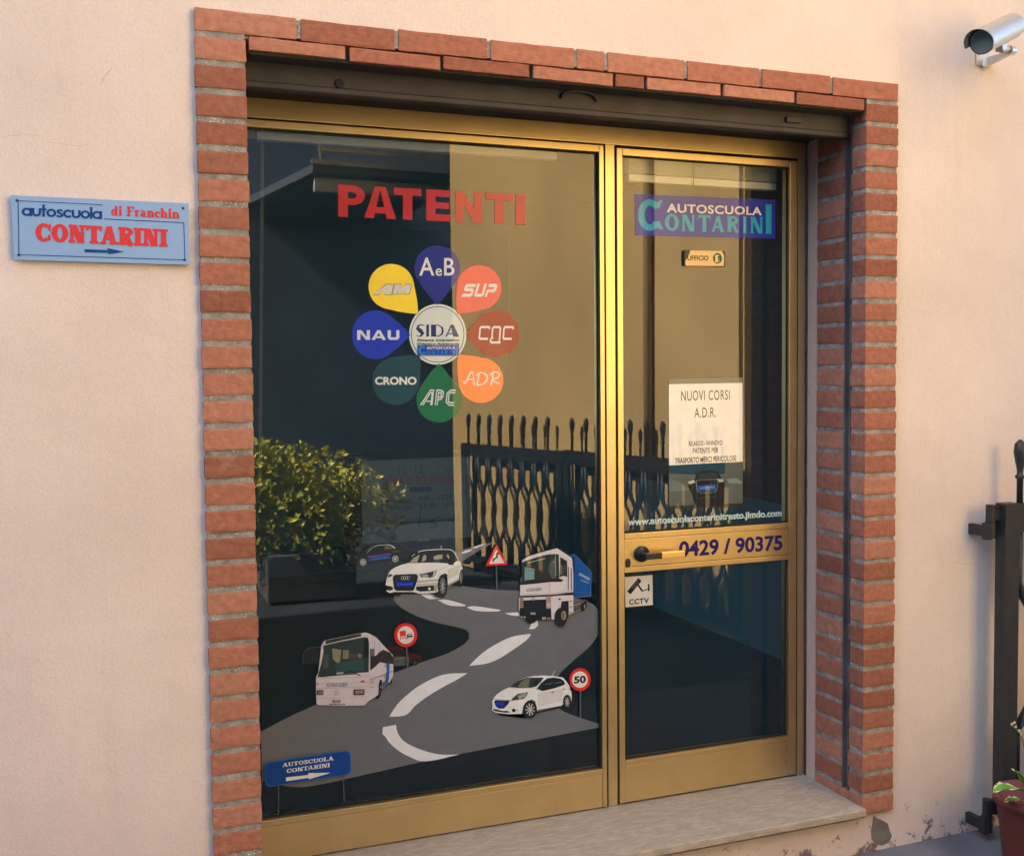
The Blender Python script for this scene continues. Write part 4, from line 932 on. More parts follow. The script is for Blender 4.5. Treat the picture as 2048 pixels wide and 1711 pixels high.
s = Sticker('web_lettering', 'pale web address lettering along the bottom of the upper door glass', 'lettering', PD, Zp)
s.text('lettering', 'www.autoscuolacontarinitresto.jimdo.com', [(172, 1046), (1130, 990), (1130, 1046), (172, 1104)], (178, 208, 208), .04); s.done()
Zm = zt(1240, 1050, 5.689)
s = Sticker('phone_lettering', 'dark blue phone number 0429 / 90375 on the door mid rail', 'lettering', YS + .0008, Zm, coat=0)
s.text('lettering', '0429 / 90375', [(672, 182), (1848, 108), (1848, 284), (672, 366)], (34, 28, 98), .03); s.done()
s = Sticker('cctv_sticker', 'white CCTV sticker in the corner of the lower door glass', 'sticker', PD, Zm)
BK = (22, 26, 28)
s.poly('sticker_base', [(42, 575), (378, 552), (384, 916), (54, 944)], (30, 34, 36)); s.poly('sticker_base', [(52, 587), (369, 563), (373, 904), (63, 931)], (205, 206, 204))
s.poly('pictogram', [(208, 597), (246, 632), (128, 776), (88, 742)], BK); s.poly('pictogram', [(84, 742), (128, 772), (118, 782), (80, 752)], BK)
s.poly('pictogram', [(196, 680), (212, 668), (262, 740), (322, 716), (322, 728), (252, 754), (236, 742)], BK); s.poly('pictogram', [(318, 668), (336, 666), (336, 746), (318, 748)], BK)
s.line('pictogram', [(130, 712), (205, 622)], 5, (110, 114, 110)); s.line('pictogram', [(150, 722), (215, 645)], 5, (110, 114, 110))
for ch, x0, x1 in (('C', 103, 158), ('C', 164, 218), ('T', 222, 270), ('V', 272, 330)):
    t0 = 842 - (x0 - 103) * .088; t1 = 842 - (x1 - 103) * .088; s.text('lettering', ch, [(x0, t0), (x1, t1), (x1, t1 + 62), (x0, t0 + 62)], BK, .025)
s.done()
# ---- road print along the bottom of the window
Z5 = zt(480, 850, 2.731); Z6 = zt(480, 1200, 2.731)
s = Sticker('road_sticker', 'grey winding road print with white dashes across the window bottom', 'sticker', PD)
GR = (96, 103, 114)
s.poly('roadway', [(522, 1462), (575, 1434), (630, 1409), (700, 1376), (787, 1345), (842, 1324), (894, 1306), (927, 1288), (938, 1276), (938, 1266), (932, 1259), (912, 1253), (864, 1242), (824, 1227), (798, 1211), (787, 1198), (789, 1188), (830, 1168), (908, 1168), (938, 1173), (993, 1179), (1040, 1181), (1110, 1186), (1176, 1203), (1196, 1219), (1203, 1234), (1203, 1253), (1183, 1288), (1146, 1321), (1117, 1350), (1107, 1382), (1119, 1416), (1139, 1427), (1205, 1449), (1203, 1453), (1080, 1476), (919, 1507), (846, 1522), (700, 1555), (660, 1564), (626, 1570), (601, 1573), (568, 1570), (524, 1561)], GR, 'c')
s.poly('roadway', [(908, 1104), (940, 1094), (984, 1084), (985, 1086), (960, 1099), (923, 1123), (914, 1112)], GR)
dash = [[Z5(*p) for p in q] for q in ([(1078, 953), (1130, 952), (1234, 980), (1215, 988), (1140, 982)], [(1238, 993), (1290, 988), (1424, 1008), (1400, 1016), (1290, 1013)], [(1447, 1025), (1520, 1020), (1535, 1042), (1480, 1037)], [(985, 922), (1040, 920), (1092, 945), (1032, 948)])]
dash += [[Z6(*p) for p in q] for q in ([(1578, 157), (1590, 130), (1586, 112), (1624, 110), (1629, 135), (1608, 154)], [(1252, 357), (1300, 308), (1370, 255), (1480, 200), (1590, 182), (1560, 220), (1460, 290), (1400, 325), (1340, 346)], [(815, 635), (840, 595), (880, 545), (980, 465), (1110, 405), (1243, 397), (1180, 435), (1110, 472), (1030, 520), (960, 572), (905, 625)], [(780, 692), (852, 678), (856, 705), (870, 738), (905, 775), (990, 815), (1090, 840), (1200, 840), (1015, 878), (920, 850), (860, 815), (815, 775), (795, 745), (778, 728)])]
dash += [[zt(760, 1080, 10.24)(*p) for p in q] for q in ([(1665, 268), (1700, 235), (1760, 203), (1892, 180), (1850, 222), (1760, 258)], [(1895, 160), (1960, 122), (2120, 70), (2180, 60), (2100, 100), (1980, 152)])]
for i_, q in enumerate(dash): s.poly('road_dash#%d' % i_, q, (206, 216, 230), 'c')
s.done()
def zs(label, name, Zf, grp=None, pl=PD - .004): return Sticker(name, label, 'sticker', pl, Zf, grp)
GV, GS = 'vehicle stickers on the road print', 'road sign stickers on the road print'
def wheel(s, key, cx, cy, rx, ry, rim, spokes=10, sw=7, tc=(16, 26, 34), rc=(150, 158, 162), skew=0):
    s.poly(key, ell(cx, cy, rx, ry, 36), tc)
    s.poly(key + '>rim#' + key, ell(cx, cy, rx * rim, ry * rim, 30), (44, 54, 60))
    for i in range(spokes):
        a = i * 2 * math.pi / spokes + .3; s.line(key + '>rim#' + key, [(cx + rx * rim * .12 * math.cos(a), cy + ry * rim * .12 * math.sin(a)), (cx + rx * rim * .96 * math.cos(a), cy + ry * rim * .96 * math.sin(a))], sw, rc)
    s.poly(key + '>rim#' + key, ell(cx, cy, rx * rim * .16, ry * rim * .16, 14), rc)
# white hatchback with the wide grille
s = zs('white hatchback sticker facing left at the far bend of the road', 'car_sticker', zt(760, 1080, 10.24), GV)
BW, SH, DG = (208, 218, 226), (160, 166, 156), (18, 32, 46)
s.poly('underside', [(170, 1070), (300, 1130), (400, 1135), (450, 1095), (800, 1095), (1080, 1100), (1180, 1060), (1160, 1000)], DG)
wheel(s, 'wheel#rear', 1655, 760, 52, 190, .72, 8, 7); s.poly('underside', [(1500, 920), (1660, 940), (1640, 820), (1380, 920)], DG)
s.poly('body', [(115, 905), (125, 850), (140, 770), (160, 720), (190, 650), (230, 600), (330, 545), (480, 485), (590, 462), (900, 430), (1380, 440), (1510, 470), (1560, 425), (1610, 410), (1650, 450), (1672, 520), (1695, 580), (1650, 610), (1625, 690), (1610, 820), (1390, 940), (1380, 700), (1330, 670), (1250, 720), (1215, 830), (1190, 1050), (1130, 1066), (980, 1085), (800, 1088), (680, 1056), (300, 1054), (200, 1078), (130, 1040), (135, 1015), (250, 1020), (270, 960), (115, 920)], BW)
s.poly('body', [(1385, 600), (1640, 480), (1660, 530), (1625, 600), (1610, 700), (1390, 790)], (188, 194, 188)); s.poly('body', [(1390, 900), (1605, 790), (1608, 820), (1390, 945)], (150, 152, 134))
s.poly('body', [(745, 830), (1100, 800), (1210, 790), (1190, 830), (760, 872)], SH); s.poly('body', [(745, 890), (1180, 860), (1190, 930), (740, 945)], (176, 182, 176)); s.line('body', [(560, 690), (900, 680), (1160, 610), (1380, 540)], 5, (120, 126, 122)); s.poly('body', [(1100, 930), (1180, 890), (1160, 1050), (1110, 1040)], (150, 152, 134))
s.poly('windscreen', [(560, 460), (640, 350), (720, 275), (790, 235), (960, 208), (1240, 192), (1430, 205), (1500, 240), (1555, 310), (1612, 410), (1520, 425), (1480, 460), (1400, 470), (1200, 455), (900, 455), (700, 465)], DG)
s.line('roof', [(780, 242), (830, 222), (960, 200), (1240, 186), (1430, 190), (1500, 225), (1550, 290), (1600, 390)], 16, BW, True); s.line('roof', [(650, 330), (715, 272)], 10, BW); s.line('roof', [(1246, 188), (1256, 112)], 10, BW)
for q in ([(605, 455), (690, 360), (820, 290), (760, 448)], [(850, 438), (880, 330), (910, 290), (955, 325), (935, 410)], [(1098, 390), (1100, 330), (1180, 296), (1290, 292), (1270, 380), (1150, 392)], [(1355, 292), (1400, 290), (1420, 345), (1405, 385)]): s.poly('windscreen', q, (150, 152, 138))
s.poly('windscreen', [(1090, 440), (1130, 390), (1200, 388), (1240, 440)], (70, 72, 62))
s.poly('door_mirror', [(465, 480), (480, 430), (550, 408), (560, 420), (590, 455), (480, 490)], DG); s.poly('door_mirror#b', [(1385, 400), (1440, 380), (1470, 440), (1520, 500), (1410, 500), (1385, 460)], (10, 22, 34))
s.poly('grille', [(262, 790), (270, 735), (310, 702), (520, 692), (740, 690), (780, 720), (770, 800), (700, 1000), (670, 1034), (330, 1030), (290, 985)], DG)
for x in (460, 500, 540, 580): s.line('grille', ell(x, 768, 24, 34, 18, 0, 359), 8, (170, 178, 182))
s.poly('number_plate', [(330, 852), (690, 845), (680, 935), (335, 940)], (10, 44, 178)); s.line('number_plate', ell(370, 900, 22, 24, 12, 45, 315), 8, (40, 110, 230)); s.line('number_plate', [(400, 905), (660, 895)], 26, (30, 90, 215))
s.poly('headlight', [(812, 695), (1000, 655), (1160, 622), (1140, 700), (1090, 745), (1020, 762), (940, 745), (840, 752)], (24, 38, 48)); s.poly('headlight', [(830, 712), (960, 690), (1010, 740), (880, 740)], (150, 160, 156)); s.poly('headlight', [(1090, 650), (1145, 636), (1125, 705), (1060, 740)], (190, 196, 190)); s.poly('headlight', ell(1066, 682, 30, 36, 16), (18, 30, 40))
s.poly('headlight#left', [(160, 760), (180, 700), (215, 690), (262, 712), (210, 745)], (44, 52, 48))
s.poly('bumper_vent', [(740, 950), (1100, 920), (1105, 1030), (820, 1045), (740, 1010)], (18, 34, 46)); s.poly('bumper_vent', ell(1012, 990, 28, 26, 14), (210, 214, 214)); s.poly('bumper_vent#left', [(118, 920), (230, 940), (265, 1000), (200, 1030), (140, 1010)], (18, 34, 46))
wheel(s, 'wheel#front', 1282, 935, 96, 240, .74, 11, 11); s.poly('wheel#front', [(1090, 1110), (1180, 1050), (1300, 1100), (1280, 1165), (1200, 1172), (1130, 1150)], (16, 26, 34))
s.done()
# dark hatchback behind
s = zs('dark hatchback sticker with a blue door panel, far back on the road', 'car_sticker', zt(680, 1080, 14.63), GV)
s.poly('body', [(180, 420), (260, 380), (500, 380), (790, 370), (950, 210), (1080, 150), (1350, 118), (1500, 135), (1640, 200), (1760, 300), (1760, 420), (1720, 560), (1560, 650), (1500, 610), (780, 690), (740, 740), (580, 700), (250, 690), (170, 660)], (14, 30, 42))
s.line('roof', [(795, 358), (860, 290), (940, 215), (1060, 160), (1180, 138), (1350, 128), (1470, 136), (1540, 180), (1610, 232)], [14, 14, 14, 14, 14, 18, 26, 40, 40], (168, 186, 188), False)
s.poly('window', [(880, 330), (970, 240), (1080, 180), (1350, 150), (1450, 165), (1540, 245), (1300, 280), (880, 350)], (8, 24, 36)); s.poly('window', [(1300, 175), (1420, 165), (1480, 190), (1535, 245), (1310, 268)], (96, 92, 64)); s.poly('body', [(1500, 300), (1740, 290), (1730, 350), (1540, 360)], (62, 64, 48))
s.poly('door_panel', [(808, 455), (1495, 370), (1480, 520), (835, 602)], (12, 52, 140)); s.line('door_panel', [(820, 485), (1180, 445)], 30, (120, 50, 150)); s.line('door_panel', [(1200, 432), (1485, 396)], 30, (120, 50, 150)); s.line('door_panel', [(940, 540), (1400, 480)], 24, (20, 110, 190)); s.line('door_panel', [(840, 588), (1470, 512)], 16, (10, 110, 180))
for key, cx, cy in (('wheel#front', 676, 638), ('wheel#rear', 1620, 540)):
    s.poly(key, ell(cx, cy, 118, 122, 30), (10, 22, 32)); s.line(key + '>rim', ell(cx, cy, 88, 92, 30, 0, 359), 14, (160, 176, 178))
    for i in range(7):
        a = i * 2 * math.pi / 7 - .3; s.line(key + '>rim', [(cx, cy), (cx + 84 * math.cos(a), cy + 88 * math.sin(a))], 24, (160, 176, 178))
s.line('headlight', [(195, 415), (240, 455), (290, 490)], 20, (120, 134, 130)); s.line('headlight', [(245, 490), (255, 580)], 16, (120, 134, 130)); s.line('headlight', [(165, 690), (220, 690)], 14, (100, 110, 108)); s.poly('headlight', ell(448, 494, 16, 14, 10), (120, 140, 140))
s.done()
# white hatchback, near
s = zs('white hatchback sticker facing left on the near bend beside the 50 sign', 'car_sticker', zt(970, 1320, 8.535), GV)
s.poly('underside', [(190, 905), (600, 920), (700, 985), (780, 960), (880, 860), (900, 880), (1300, 770), (1320, 800), (900, 900), (640, 945), (250, 935)], DG)
s.poly('body', [(115, 845), (130, 780), (120, 700), (150, 640), (200, 580), (280, 520), (400, 462), (440, 448), (560, 350), (700, 290), (840, 262), (1000, 255), (1150, 262), (1330, 290), (1400, 370), (1450, 450), (1480, 560), (1482, 640), (1470, 720), (1340, 740), (1310, 770), (910, 840), (880, 860), (860, 700), (800, 665), (720, 690), (650, 790), (630, 910), (400, 915), (180, 890)], BW)
s.poly('body', [(910, 560), (1340, 470), (1330, 560), (1310, 690), (915, 790)], (192, 198, 204)); s.line('body', [(910, 530), (915, 820)], 4, (140, 146, 150)); s.line('body', [(150, 655), (300, 668), (440, 680)], 6, (60, 70, 78)); s.line('body', [(410, 470), (860, 468), (900, 440)], 5, (100, 108, 112))
s.poly('windscreen', [(420, 455), (560, 350), (710, 292), (1005, 292), (960, 360), (880, 440), (800, 462), (560, 465)], (34, 54, 58)); s.poly('windscreen', [(560, 445), (620, 360), (700, 312), (770, 310), (740, 455), (580, 452)], (100, 106, 98)); s.poly('windscreen', [(820, 420), (860, 320), (930, 315), (900, 400)], (16, 32, 42)); s.line('windscreen', [(440, 452), (600, 372)], 5, (20, 36, 44))
s.poly('side_window', [(870, 500), (960, 380), (1060, 305), (1180, 290), (1290, 310), (1350, 350), (1365, 410), (1200, 470), (1000, 520), (950, 515), (920, 490)], (14, 30, 42)); s.line('side_window', [(1180, 300), (1185, 460)], 10, (30, 44, 54)); s.poly('side_window', [(1195, 385), (1320, 360), (1310, 372), (1200, 395)], (110, 120, 122)); s.poly('side_window', [(1030, 405), (1165, 378), (1160, 392), (1035, 415)], (90, 100, 104))
s.poly('headlight', [(445, 685), (470, 640), (560, 570), (735, 538), (720, 590), (670, 650), (560, 672)], (50, 66, 66)); s.poly('headlight', [(560, 600), (700, 550), (720, 560), (670, 640), (640, 620), (620, 650), (580, 660)], (140, 154, 148))
s.poly('grille', [(155, 690), (200, 672), (300, 680), (425, 685), (390, 750), (320, 818), (240, 822), (180, 780)], (24, 40, 50)); s.poly('number_plate', [(172, 712), (332, 705), (335, 785), (195, 778)], (10, 52, 176))
s.poly('bumper_vent', [(135, 825), (180, 830), (300, 860), (380, 858), (440, 885), (330, 888), (200, 868), (140, 848)], (18, 32, 42)); s.poly('fog_lamp', ell(490, 850, 32, 30, 18), (16, 30, 40)); s.line('fog_lamp', [(510, 852), (560, 848)], 8, (40, 50, 56)); s.line('badge', [(290, 625), (305, 600), (312, 612)], 8, (120, 128, 134))
s.poly('door_handle', [(1128, 545), (1180, 530), (1184, 542), (1135, 556)], (14, 28, 38)); s.poly('door_handle#2', [(1328, 492), (1368, 480), (1370, 492), (1334, 502)], (14, 28, 38)); s.line('aerial', [(1150, 260), (1190, 178)], 8, BW); s.poly('tail_light', [(1442, 455), (1462, 470), (1470, 520), (1450, 500)], (60, 66, 72))
wheel(s, 'wheel#front', 770, 835, 118, 150, .74, 9, 19, rc=(160, 168, 170)); wheel(s, 'wheel#rear', 1402, 708, 70, 126, .66, 8, 14, rc=(160, 168, 170))
s.done()
# truck
s = zs('white truck sticker with a blue box body at the right of the road', 'truck_sticker', zt(1020, 1080, 9.005), GV)
LW = (196, 198, 210)
s.poly('chassis', [(1140, 1130), (1350, 1060), (1400, 1090), (1360, 1180), (1330, 1240), (1140, 1310)], (70, 74, 78)); s.line('chassis', [(1150, 1165), (1310, 1120)], 22, (120, 122, 122)); s.line('chassis', [(1140, 1300), (1290, 1235)], 16, (120, 122, 122))
s.poly('wheel#rear', ell(1310, 1200, 44, 80, 20), (18, 28, 36)); s.poly('wheel#rear', bq(1330, 1090, 1380, 1220), (22, 32, 40)); s.poly('wheel#rear', ell(1345, 1185, 10, 36, 12), (140, 136, 128))
s.poly('cargo_box', [(1050, 268), (1160, 246), (1465, 560), (1455, 1000), (1150, 1040), (1130, 300)], (0, 76, 152)); s.poly('cargo_box', [(1140, 960), (1170, 310), (1130, 290), (1120, 960)], (4, 40, 100)); s.line('cargo_box', [(1150, 1036), (1455, 1000)], 8, (150, 110, 80)); s.line('cargo_box', [(1162, 250), (1465, 562), (1456, 1000)], 5, (90, 140, 180))
s.line('cargo_box', [(1245, 600), (1435, 705)], 46, (120, 150, 190)); s.line('cargo_box', [(1275, 715), (1415, 765)], 26, (90, 140, 190))
s.poly('underside', [(175, 1200), (740, 1200), (745, 1440), (600, 1440), (440, 1430), (180, 1380)], (14, 26, 38)); s.poly('wheel#off_side', ell(380, 1400, 108, 95, 24), (14, 24, 34))
s.poly('cab', [(180, 985), (182, 815), (215, 590), (220, 360), (320, 290), (600, 205), (850, 142), (920, 190), (1090, 300), (1118, 330), (1140, 600), (1138, 930), (720, 980), (450, 1000), (215, 1000)], LW)
s.poly('cab', [(160, 1035), (740, 1010), (900, 992), (1142, 985), (1142, 1300), (1060, 1345), (1055, 1085), (930, 1100), (905, 1260), (890, 1420), (750, 1420), (740, 1220), (240, 1220), (240, 1065), (180, 1040), (180, 1215), (160, 1300)], LW)
s.line('cab', [(215, 1003), (700, 985), (1130, 955)], 16, (50, 54, 60)); s.line('cab', [(205, 975), (720, 950), (1130, 915)], 5, (130, 124, 124)); s.line('cab', [(706, 760), (712, 950)], 5, (120, 120, 124)); s.line('cab', [(900, 260), (1100, 370)], 4, (120, 120, 124))
s.poly('windscreen', [(215, 400), (300, 360), (560, 280), (700, 250), (850, 245), (880, 260), (885, 690), (760, 700), (450, 745), (190, 800), (180, 760), (205, 720)], (30, 48, 54)); s.poly('windscreen', [(190, 770), (450, 715), (760, 690), (900, 690), (965, 712), (930, 745), (720, 750), (450, 780), (190, 805)], (24, 32, 38)); s.poly('windscreen', [(700, 420), (800, 320), (815, 300), (830, 680), (760, 690), (690, 560)], (64, 84, 86)); s.poly('windscreen', [(300, 440), (560, 450), (640, 480), (720, 690), (450, 700)], (40, 44, 50)); s.poly('windscreen', [(265, 480), (440, 515), (435, 700), (262, 720)], (104, 150, 158)); s.line('windscreen', [(265, 520), (440, 550)], 8, (30, 46, 54)); s.poly('windscreen', ell(796, 392, 18, 26, 12), (150, 96, 70)); s.line('windscreen', [(325, 405), (632, 325)], 16, (150, 160, 160)); s.line('windscreen', [(818, 270), (825, 640)], 16, (130, 138, 136))
s.poly('side_window', [(905, 300), (1030, 372), (1032, 655), (960, 640), (890, 660), (905, 440)], (36, 48, 54)); s.poly('door_mirror', [(910, 380), (990, 370), (1000, 420), (940, 440), (912, 430)], (20, 26, 32)); s.poly('side_window', [(905, 450), (940, 450), (940, 610), (905, 620)], (96, 116, 120)); s.poly('side_window', [(950, 440), (1005, 440), (1005, 560), (950, 600)], (80, 52, 50))
for x0, x1 in ((1052, 1048), (1105, 1105)): s.line('grab_rail', [(x0, 470 + (x0 - 1052) * .6), (x1, 900)], 13, (40, 44, 50))
s.text('lettering', 'SCUOLA GUIDA', [(300, 868), (570, 838), (570, 902), (300, 928)], (60, 60, 66), .0)
s.poly('grille', [(240, 1080), (650, 1060), (652, 1225), (738, 1225), (738, 1300), (176, 1300), (178, 1215), (240, 1215)], (14, 28, 42)); s.line('badge', ell(418, 1058, 22, 30, 4, 0, 359), 9, (120, 122, 126)); s.poly('cab', [(872, 1045), (914, 1045), (910, 1072), (880, 1072)], (24, 34, 42)); s.poly('cab', ell(878, 1255, 12, 14, 10), (170, 60, 50))
s.poly('headlight', [(180, 1035), (240, 1035), (240, 1215), (182, 1215)], (130, 112, 106)); s.poly('headlight#right', [(652, 1020), (738, 1012), (738, 1230), (654, 1228)], (140, 134, 130)); s.poly('headlight#right', [(662, 1120), (728, 1120), (722, 1205), (670, 1205)], (176, 170, 164))
s.poly('number_plate', [(370, 1295), (462, 1298), (458, 1338), (370, 1335)], (130, 150, 180)); s.poly('fog_lamp', bq(185, 1368, 225, 1395), (150, 150, 148)); s.poly('fog_lamp#b', bq(240, 1368, 280, 1396), (150, 150, 148)); s.poly('fog_lamp#c', bq(580, 1378, 645, 1425), (150, 150, 148)); s.poly('fog_lamp#d', bq(662, 1385, 730, 1432), (100, 104, 104))
s.poly('wheel_arch', [(935, 1100), (1055, 1085), (1052, 1400), (900, 1400), (905, 1260)], (18, 28, 36)); s.poly('wheel#front', ell(915, 1385, 112, 172, 30), (20, 30, 38)); s.poly('wheel#front>rim', ell(968, 1350, 46, 82, 24), (134, 128, 120)); s.poly('wheel#front>rim', ell(960, 1350, 24, 52, 20), (90, 88, 84))
for y in (1095, 1200, 1305): s.line('step', [(1072, y), (1120, y - 10)], 16, (120, 110, 112))
s.done()
# coach
s = zs('white coach sticker lettered SCUOLA GUIDA at the left of the road', 'coach_sticker', zt(600, 1230, 8.19), GV)
CW = (188, 190, 206)
s.poly('wheel#front', [(1240, 1320), (1300, 1180), (1340, 1190), (1320, 1310), (1290, 1360), (1245, 1370)], (20, 28, 38)); s.poly('wheel#rear', ell(1478, 1085, 28, 40, 14), (20, 28, 38)); s.poly('underside', [(1110, 1420), (1240, 1330), (1300, 1280), (1460, 1120), (1460, 1080), (1100, 1380)], (50, 58, 70))
s.poly('body', [(270, 1440), (262, 1300), (262, 1010), (300, 940), (350, 500), (385, 430), (420, 405), (1000, 290), (1080, 278), (1140, 300), (1250, 360), (1360, 480), (1520, 650), (1530, 900), (1520, 1000), (1465, 1100), (1440, 1100), (1350, 1210), (1345, 1060), (1310, 1050), (1290, 1130), (1280, 1300), (1110, 1410), (1060, 1470), (700, 1478), (300, 1465)], CW)
s.poly('roof_panel', [(420, 410), (1000, 295), (1005, 340), (415, 470)], (36, 48, 54)); s.line('roof_panel', [(365, 490), (700, 410), (1085, 345)], 12, (170, 176, 178))
s.poly('windscreen', [(380, 495), (700, 420), (1060, 355), (1115, 365), (1130, 460), (1125, 930), (1000, 935), (600, 970), (330, 1000), (285, 1020), (300, 960), (350, 780), (385, 600)], (34, 56, 62)); s.poly('windscreen', [(1045, 380), (1115, 370), (1118, 680), (1045, 690)], (12, 22, 28))
for q, c in (([(525, 540), (675, 560), (655, 770), (610, 780), (540, 720)], (122, 124, 104)), ([(705, 565), (800, 572), (795, 705), (700, 715)], (112, 114, 98)), ([(945, 625), (1010, 630), (1005, 700), (945, 685)], (110, 116, 108)), ([(800, 620), (930, 630), (925, 700), (800, 705)], (74, 62, 56)), ([(395, 650), (465, 640), (465, 850), (380, 880)], (60, 78, 80)), ([(560, 800), (1000, 700), (1060, 760), (1050, 900), (600, 940)], (38, 72, 80))): s.poly('windscreen', q, c)
s.poly('windscreen', [(600, 935), (712, 925), (708, 955), (598, 962)], (150, 170, 172)); s.line('wiper', [(780, 900), (900, 940), (990, 985)], 16, (16, 24, 30)); s.line('wiper', [(330, 1005), (600, 975), (920, 955)], 14, (20, 30, 36))
s.line('mirror_arm', [(350, 520), (270, 520), (150, 535), (75, 580), (48, 680), (45, 790)], 9, (84, 100, 110), True); s.poly('door_mirror', [(60, 600), (80, 570), (180, 545), (300, 540), (330, 600), (310, 780), (60, 800)], (22, 34, 46))
s.poly('side_window', [(1145, 545), (1225, 545), (1220, 680), (1145, 690)], (84, 92, 104)); s.poly('side_window', [(1150, 900), (1150, 670), (1240, 660), (1300, 600), (1360, 560), (1480, 610), (1525, 690), (1525, 795), (1400, 780), (1310, 765), (1220, 850)], (44, 42, 48)); s.line('side_window', [(1136, 400), (1140, 930)], 10, (190, 194, 196)); s.line('body', [(1140, 1055), (1300, 1000), (1525, 905)], 10, (90, 90, 100)); s.line('side_window', [(1220, 410), (1222, 640)], 6, (120, 122, 130)); s.line('side_window', [(1300, 450), (1302, 600)], 5, (130, 130, 136))
s.poly('stripe', [(1410, 780), (1470, 790), (1465, 900), (1458, 1050), (1440, 1110), (1380, 1150), (1410, 980), (1425, 900)], (36, 92, 178)); s.poly('stripe#b', [(1385, 810), (1412, 800), (1415, 840), (1388, 842)], (206, 146, 60)); s.poly('stripe#b', [(1370, 985), (1400, 965), (1385, 1030), (1365, 1030)], (206, 146, 60)); s.poly('stripe', [(1350, 1110), (1400, 1060), (1440, 1110), (1360, 1210)], (84, 94, 128))
for y in (1020, 1110, 1185, 1350): s.line('body', [(270, y + 10), (700, y - 2), (1135, y - 22)], 4, (140, 136, 146))
s.poly('turn_signal', bq(275, 1105, 302, 1130, -2), (176, 70, 60)); s.poly('turn_signal#b', [(995, 1068), (1062, 1060), (1062, 1095), (996, 1100)], (176, 62, 54))
s.text('lettering', 'SCUOLA GUIDA', [(434, 1108), (776, 1098), (776, 1160), (434, 1170)], (74, 72, 80), .0)
s.poly('headlight', bq(275, 1222, 385, 1300), (54, 56, 66)); s.poly('headlight', bq(295, 1240, 375, 1285), (116, 112, 118)); s.poly('headlight#b', [(878, 1212), (1056, 1206), (1056, 1298), (880, 1302)], (44, 44, 54)); s.poly('headlight#b', [(900, 1228), (1040, 1220), (1036, 1280), (905, 1284)], (130, 122, 122)); s.line('badge', ell(600, 1268, 34, 42, 24, 0, 359), 5, (130, 130, 140)); s.line('badge', [(600, 1228), (600, 1268), (576, 1290)], 5, (130, 130, 140)); s.line('badge', [(600, 1268), (624, 1290)], 5, (130, 130, 140))
s.poly('number_plate', bq(535, 1382, 662, 1424), (128, 134, 150)); s.poly('number_plate', bq(535, 1382, 552, 1424), (26, 74, 140)); s.poly('number_plate', bq(646, 1382, 662, 1424), (26, 74, 140)); 
for x in (475, 545, 615, 685): s.line('bumper_vent', [(x, 1450), (x + 58, 1452)], 12, (60, 60, 72))
for y in (1080, 1110, 1180): s.line('lettering', [(1150, y), (1215, y - 14)], 12, (140, 138, 150))
s.poly('wheel#front>rim', ell(1308, 1160, 16, 26, 12), (150, 148, 152)); s.poly('wheel_arch', [(1292, 1180), (1305, 1080), (1328, 1050), (1346, 1070), (1338, 1130), (1322, 1140), (1300, 1200)], (40, 36, 50))
s.done()
# dark red car behind the coach
s = zs('dark red car sticker half hidden behind the coach', 'car_sticker', zt(600, 1230, 8.19), GV, PD - .002)
s.poly('body', [(1420, 560), (1440, 500), (1660, 520), (1760, 600), (1960, 640), (2000, 690), (1960, 760), (1500, 820), (1440, 700)], (58, 16, 24)); s.poly('window', [(1450, 560), (1650, 555), (1730, 650), (1470, 670)], (26, 26, 32)); s.poly('door_panel', [(1530, 680), (1785, 665), (1785, 815), (1535, 830)], (70, 84, 86)); s.line('door_panel', [(1550, 715), (1740, 695)], 8, (130, 120, 120)); s.poly('wheel', ell(1880, 760, 60, 60, 20), (18, 20, 28)); s.poly('wheel>rim', ell(1885, 768, 26, 30, 16), (50, 56, 66)); s.done()
# road signs
s = zs('red edged triangle bend sign sticker beside the truck', 'road_sign_sticker', Z5, GS, PD - .007)
RED = (196, 42, 44)
s.line('post', [(1400, 760), (1403, 895)], 7, (78, 88, 96)); s.poly('sign_face', [(1398, 655), (1406, 655), (1459, 756), (1455, 762), (1346, 769), (1342, 763)], RED); s.poly('sign_face', [(1402, 678), (1444, 752), (1360, 757)], (210, 206, 208))
s.line('pictogram', [(1384, 744), (1384, 732), (1398, 724), (1404, 718), (1402, 708), (1408, 698)], 9, (20, 26, 36)); s.poly('pictogram', [(1400, 694), (1412, 692), (1416, 708)], (20, 26, 36)); s.done()
s = zs('red ringed no lorry overtaking sign sticker behind the coach', 'road_sign_sticker', zt(600, 1230, 8.19), GS, PD - .007)
s.line('post', [(1745, 505), (1765, 860)], 24, (78, 88, 96)); s.poly('sign_face', ell(1733, 320, 188, 198), RED); s.poly('sign_face', ell(1733, 322, 136, 144), (206, 206, 210))
s.poly('pictogram', [(1630, 260), (1730, 242), (1735, 335), (1636, 345)], (200, 50, 40)); s.line('pictogram', [(1640, 378), (1740, 370)], 10, (176, 60, 60)); s.line('pictogram', [(1643, 362), (1645, 398)], 12, (176, 60, 60)); s.line('pictogram', [(1737, 352), (1739, 388)], 12, (176, 60, 60)); s.line('pictogram', [(1640, 355), (1735, 345)], 6, (176, 60, 60))
s.poly('pictogram', [(1750, 330), (1768, 300), (1830, 294), (1842, 330), (1842, 366), (1830, 366), (1828, 352), (1775, 358), (1772, 376), (1758, 376), (1755, 358)], (20, 28, 44)); s.poly('pictogram', [(1778, 310), (1824, 305), (1830, 325), (1770, 330)], (206, 206, 210)); s.done()
s = zs('red ringed 50 speed sign sticker beside the near white hatchback', 'road_sign_sticker', zt(970, 1320, 8.535), GS, PD - .007)
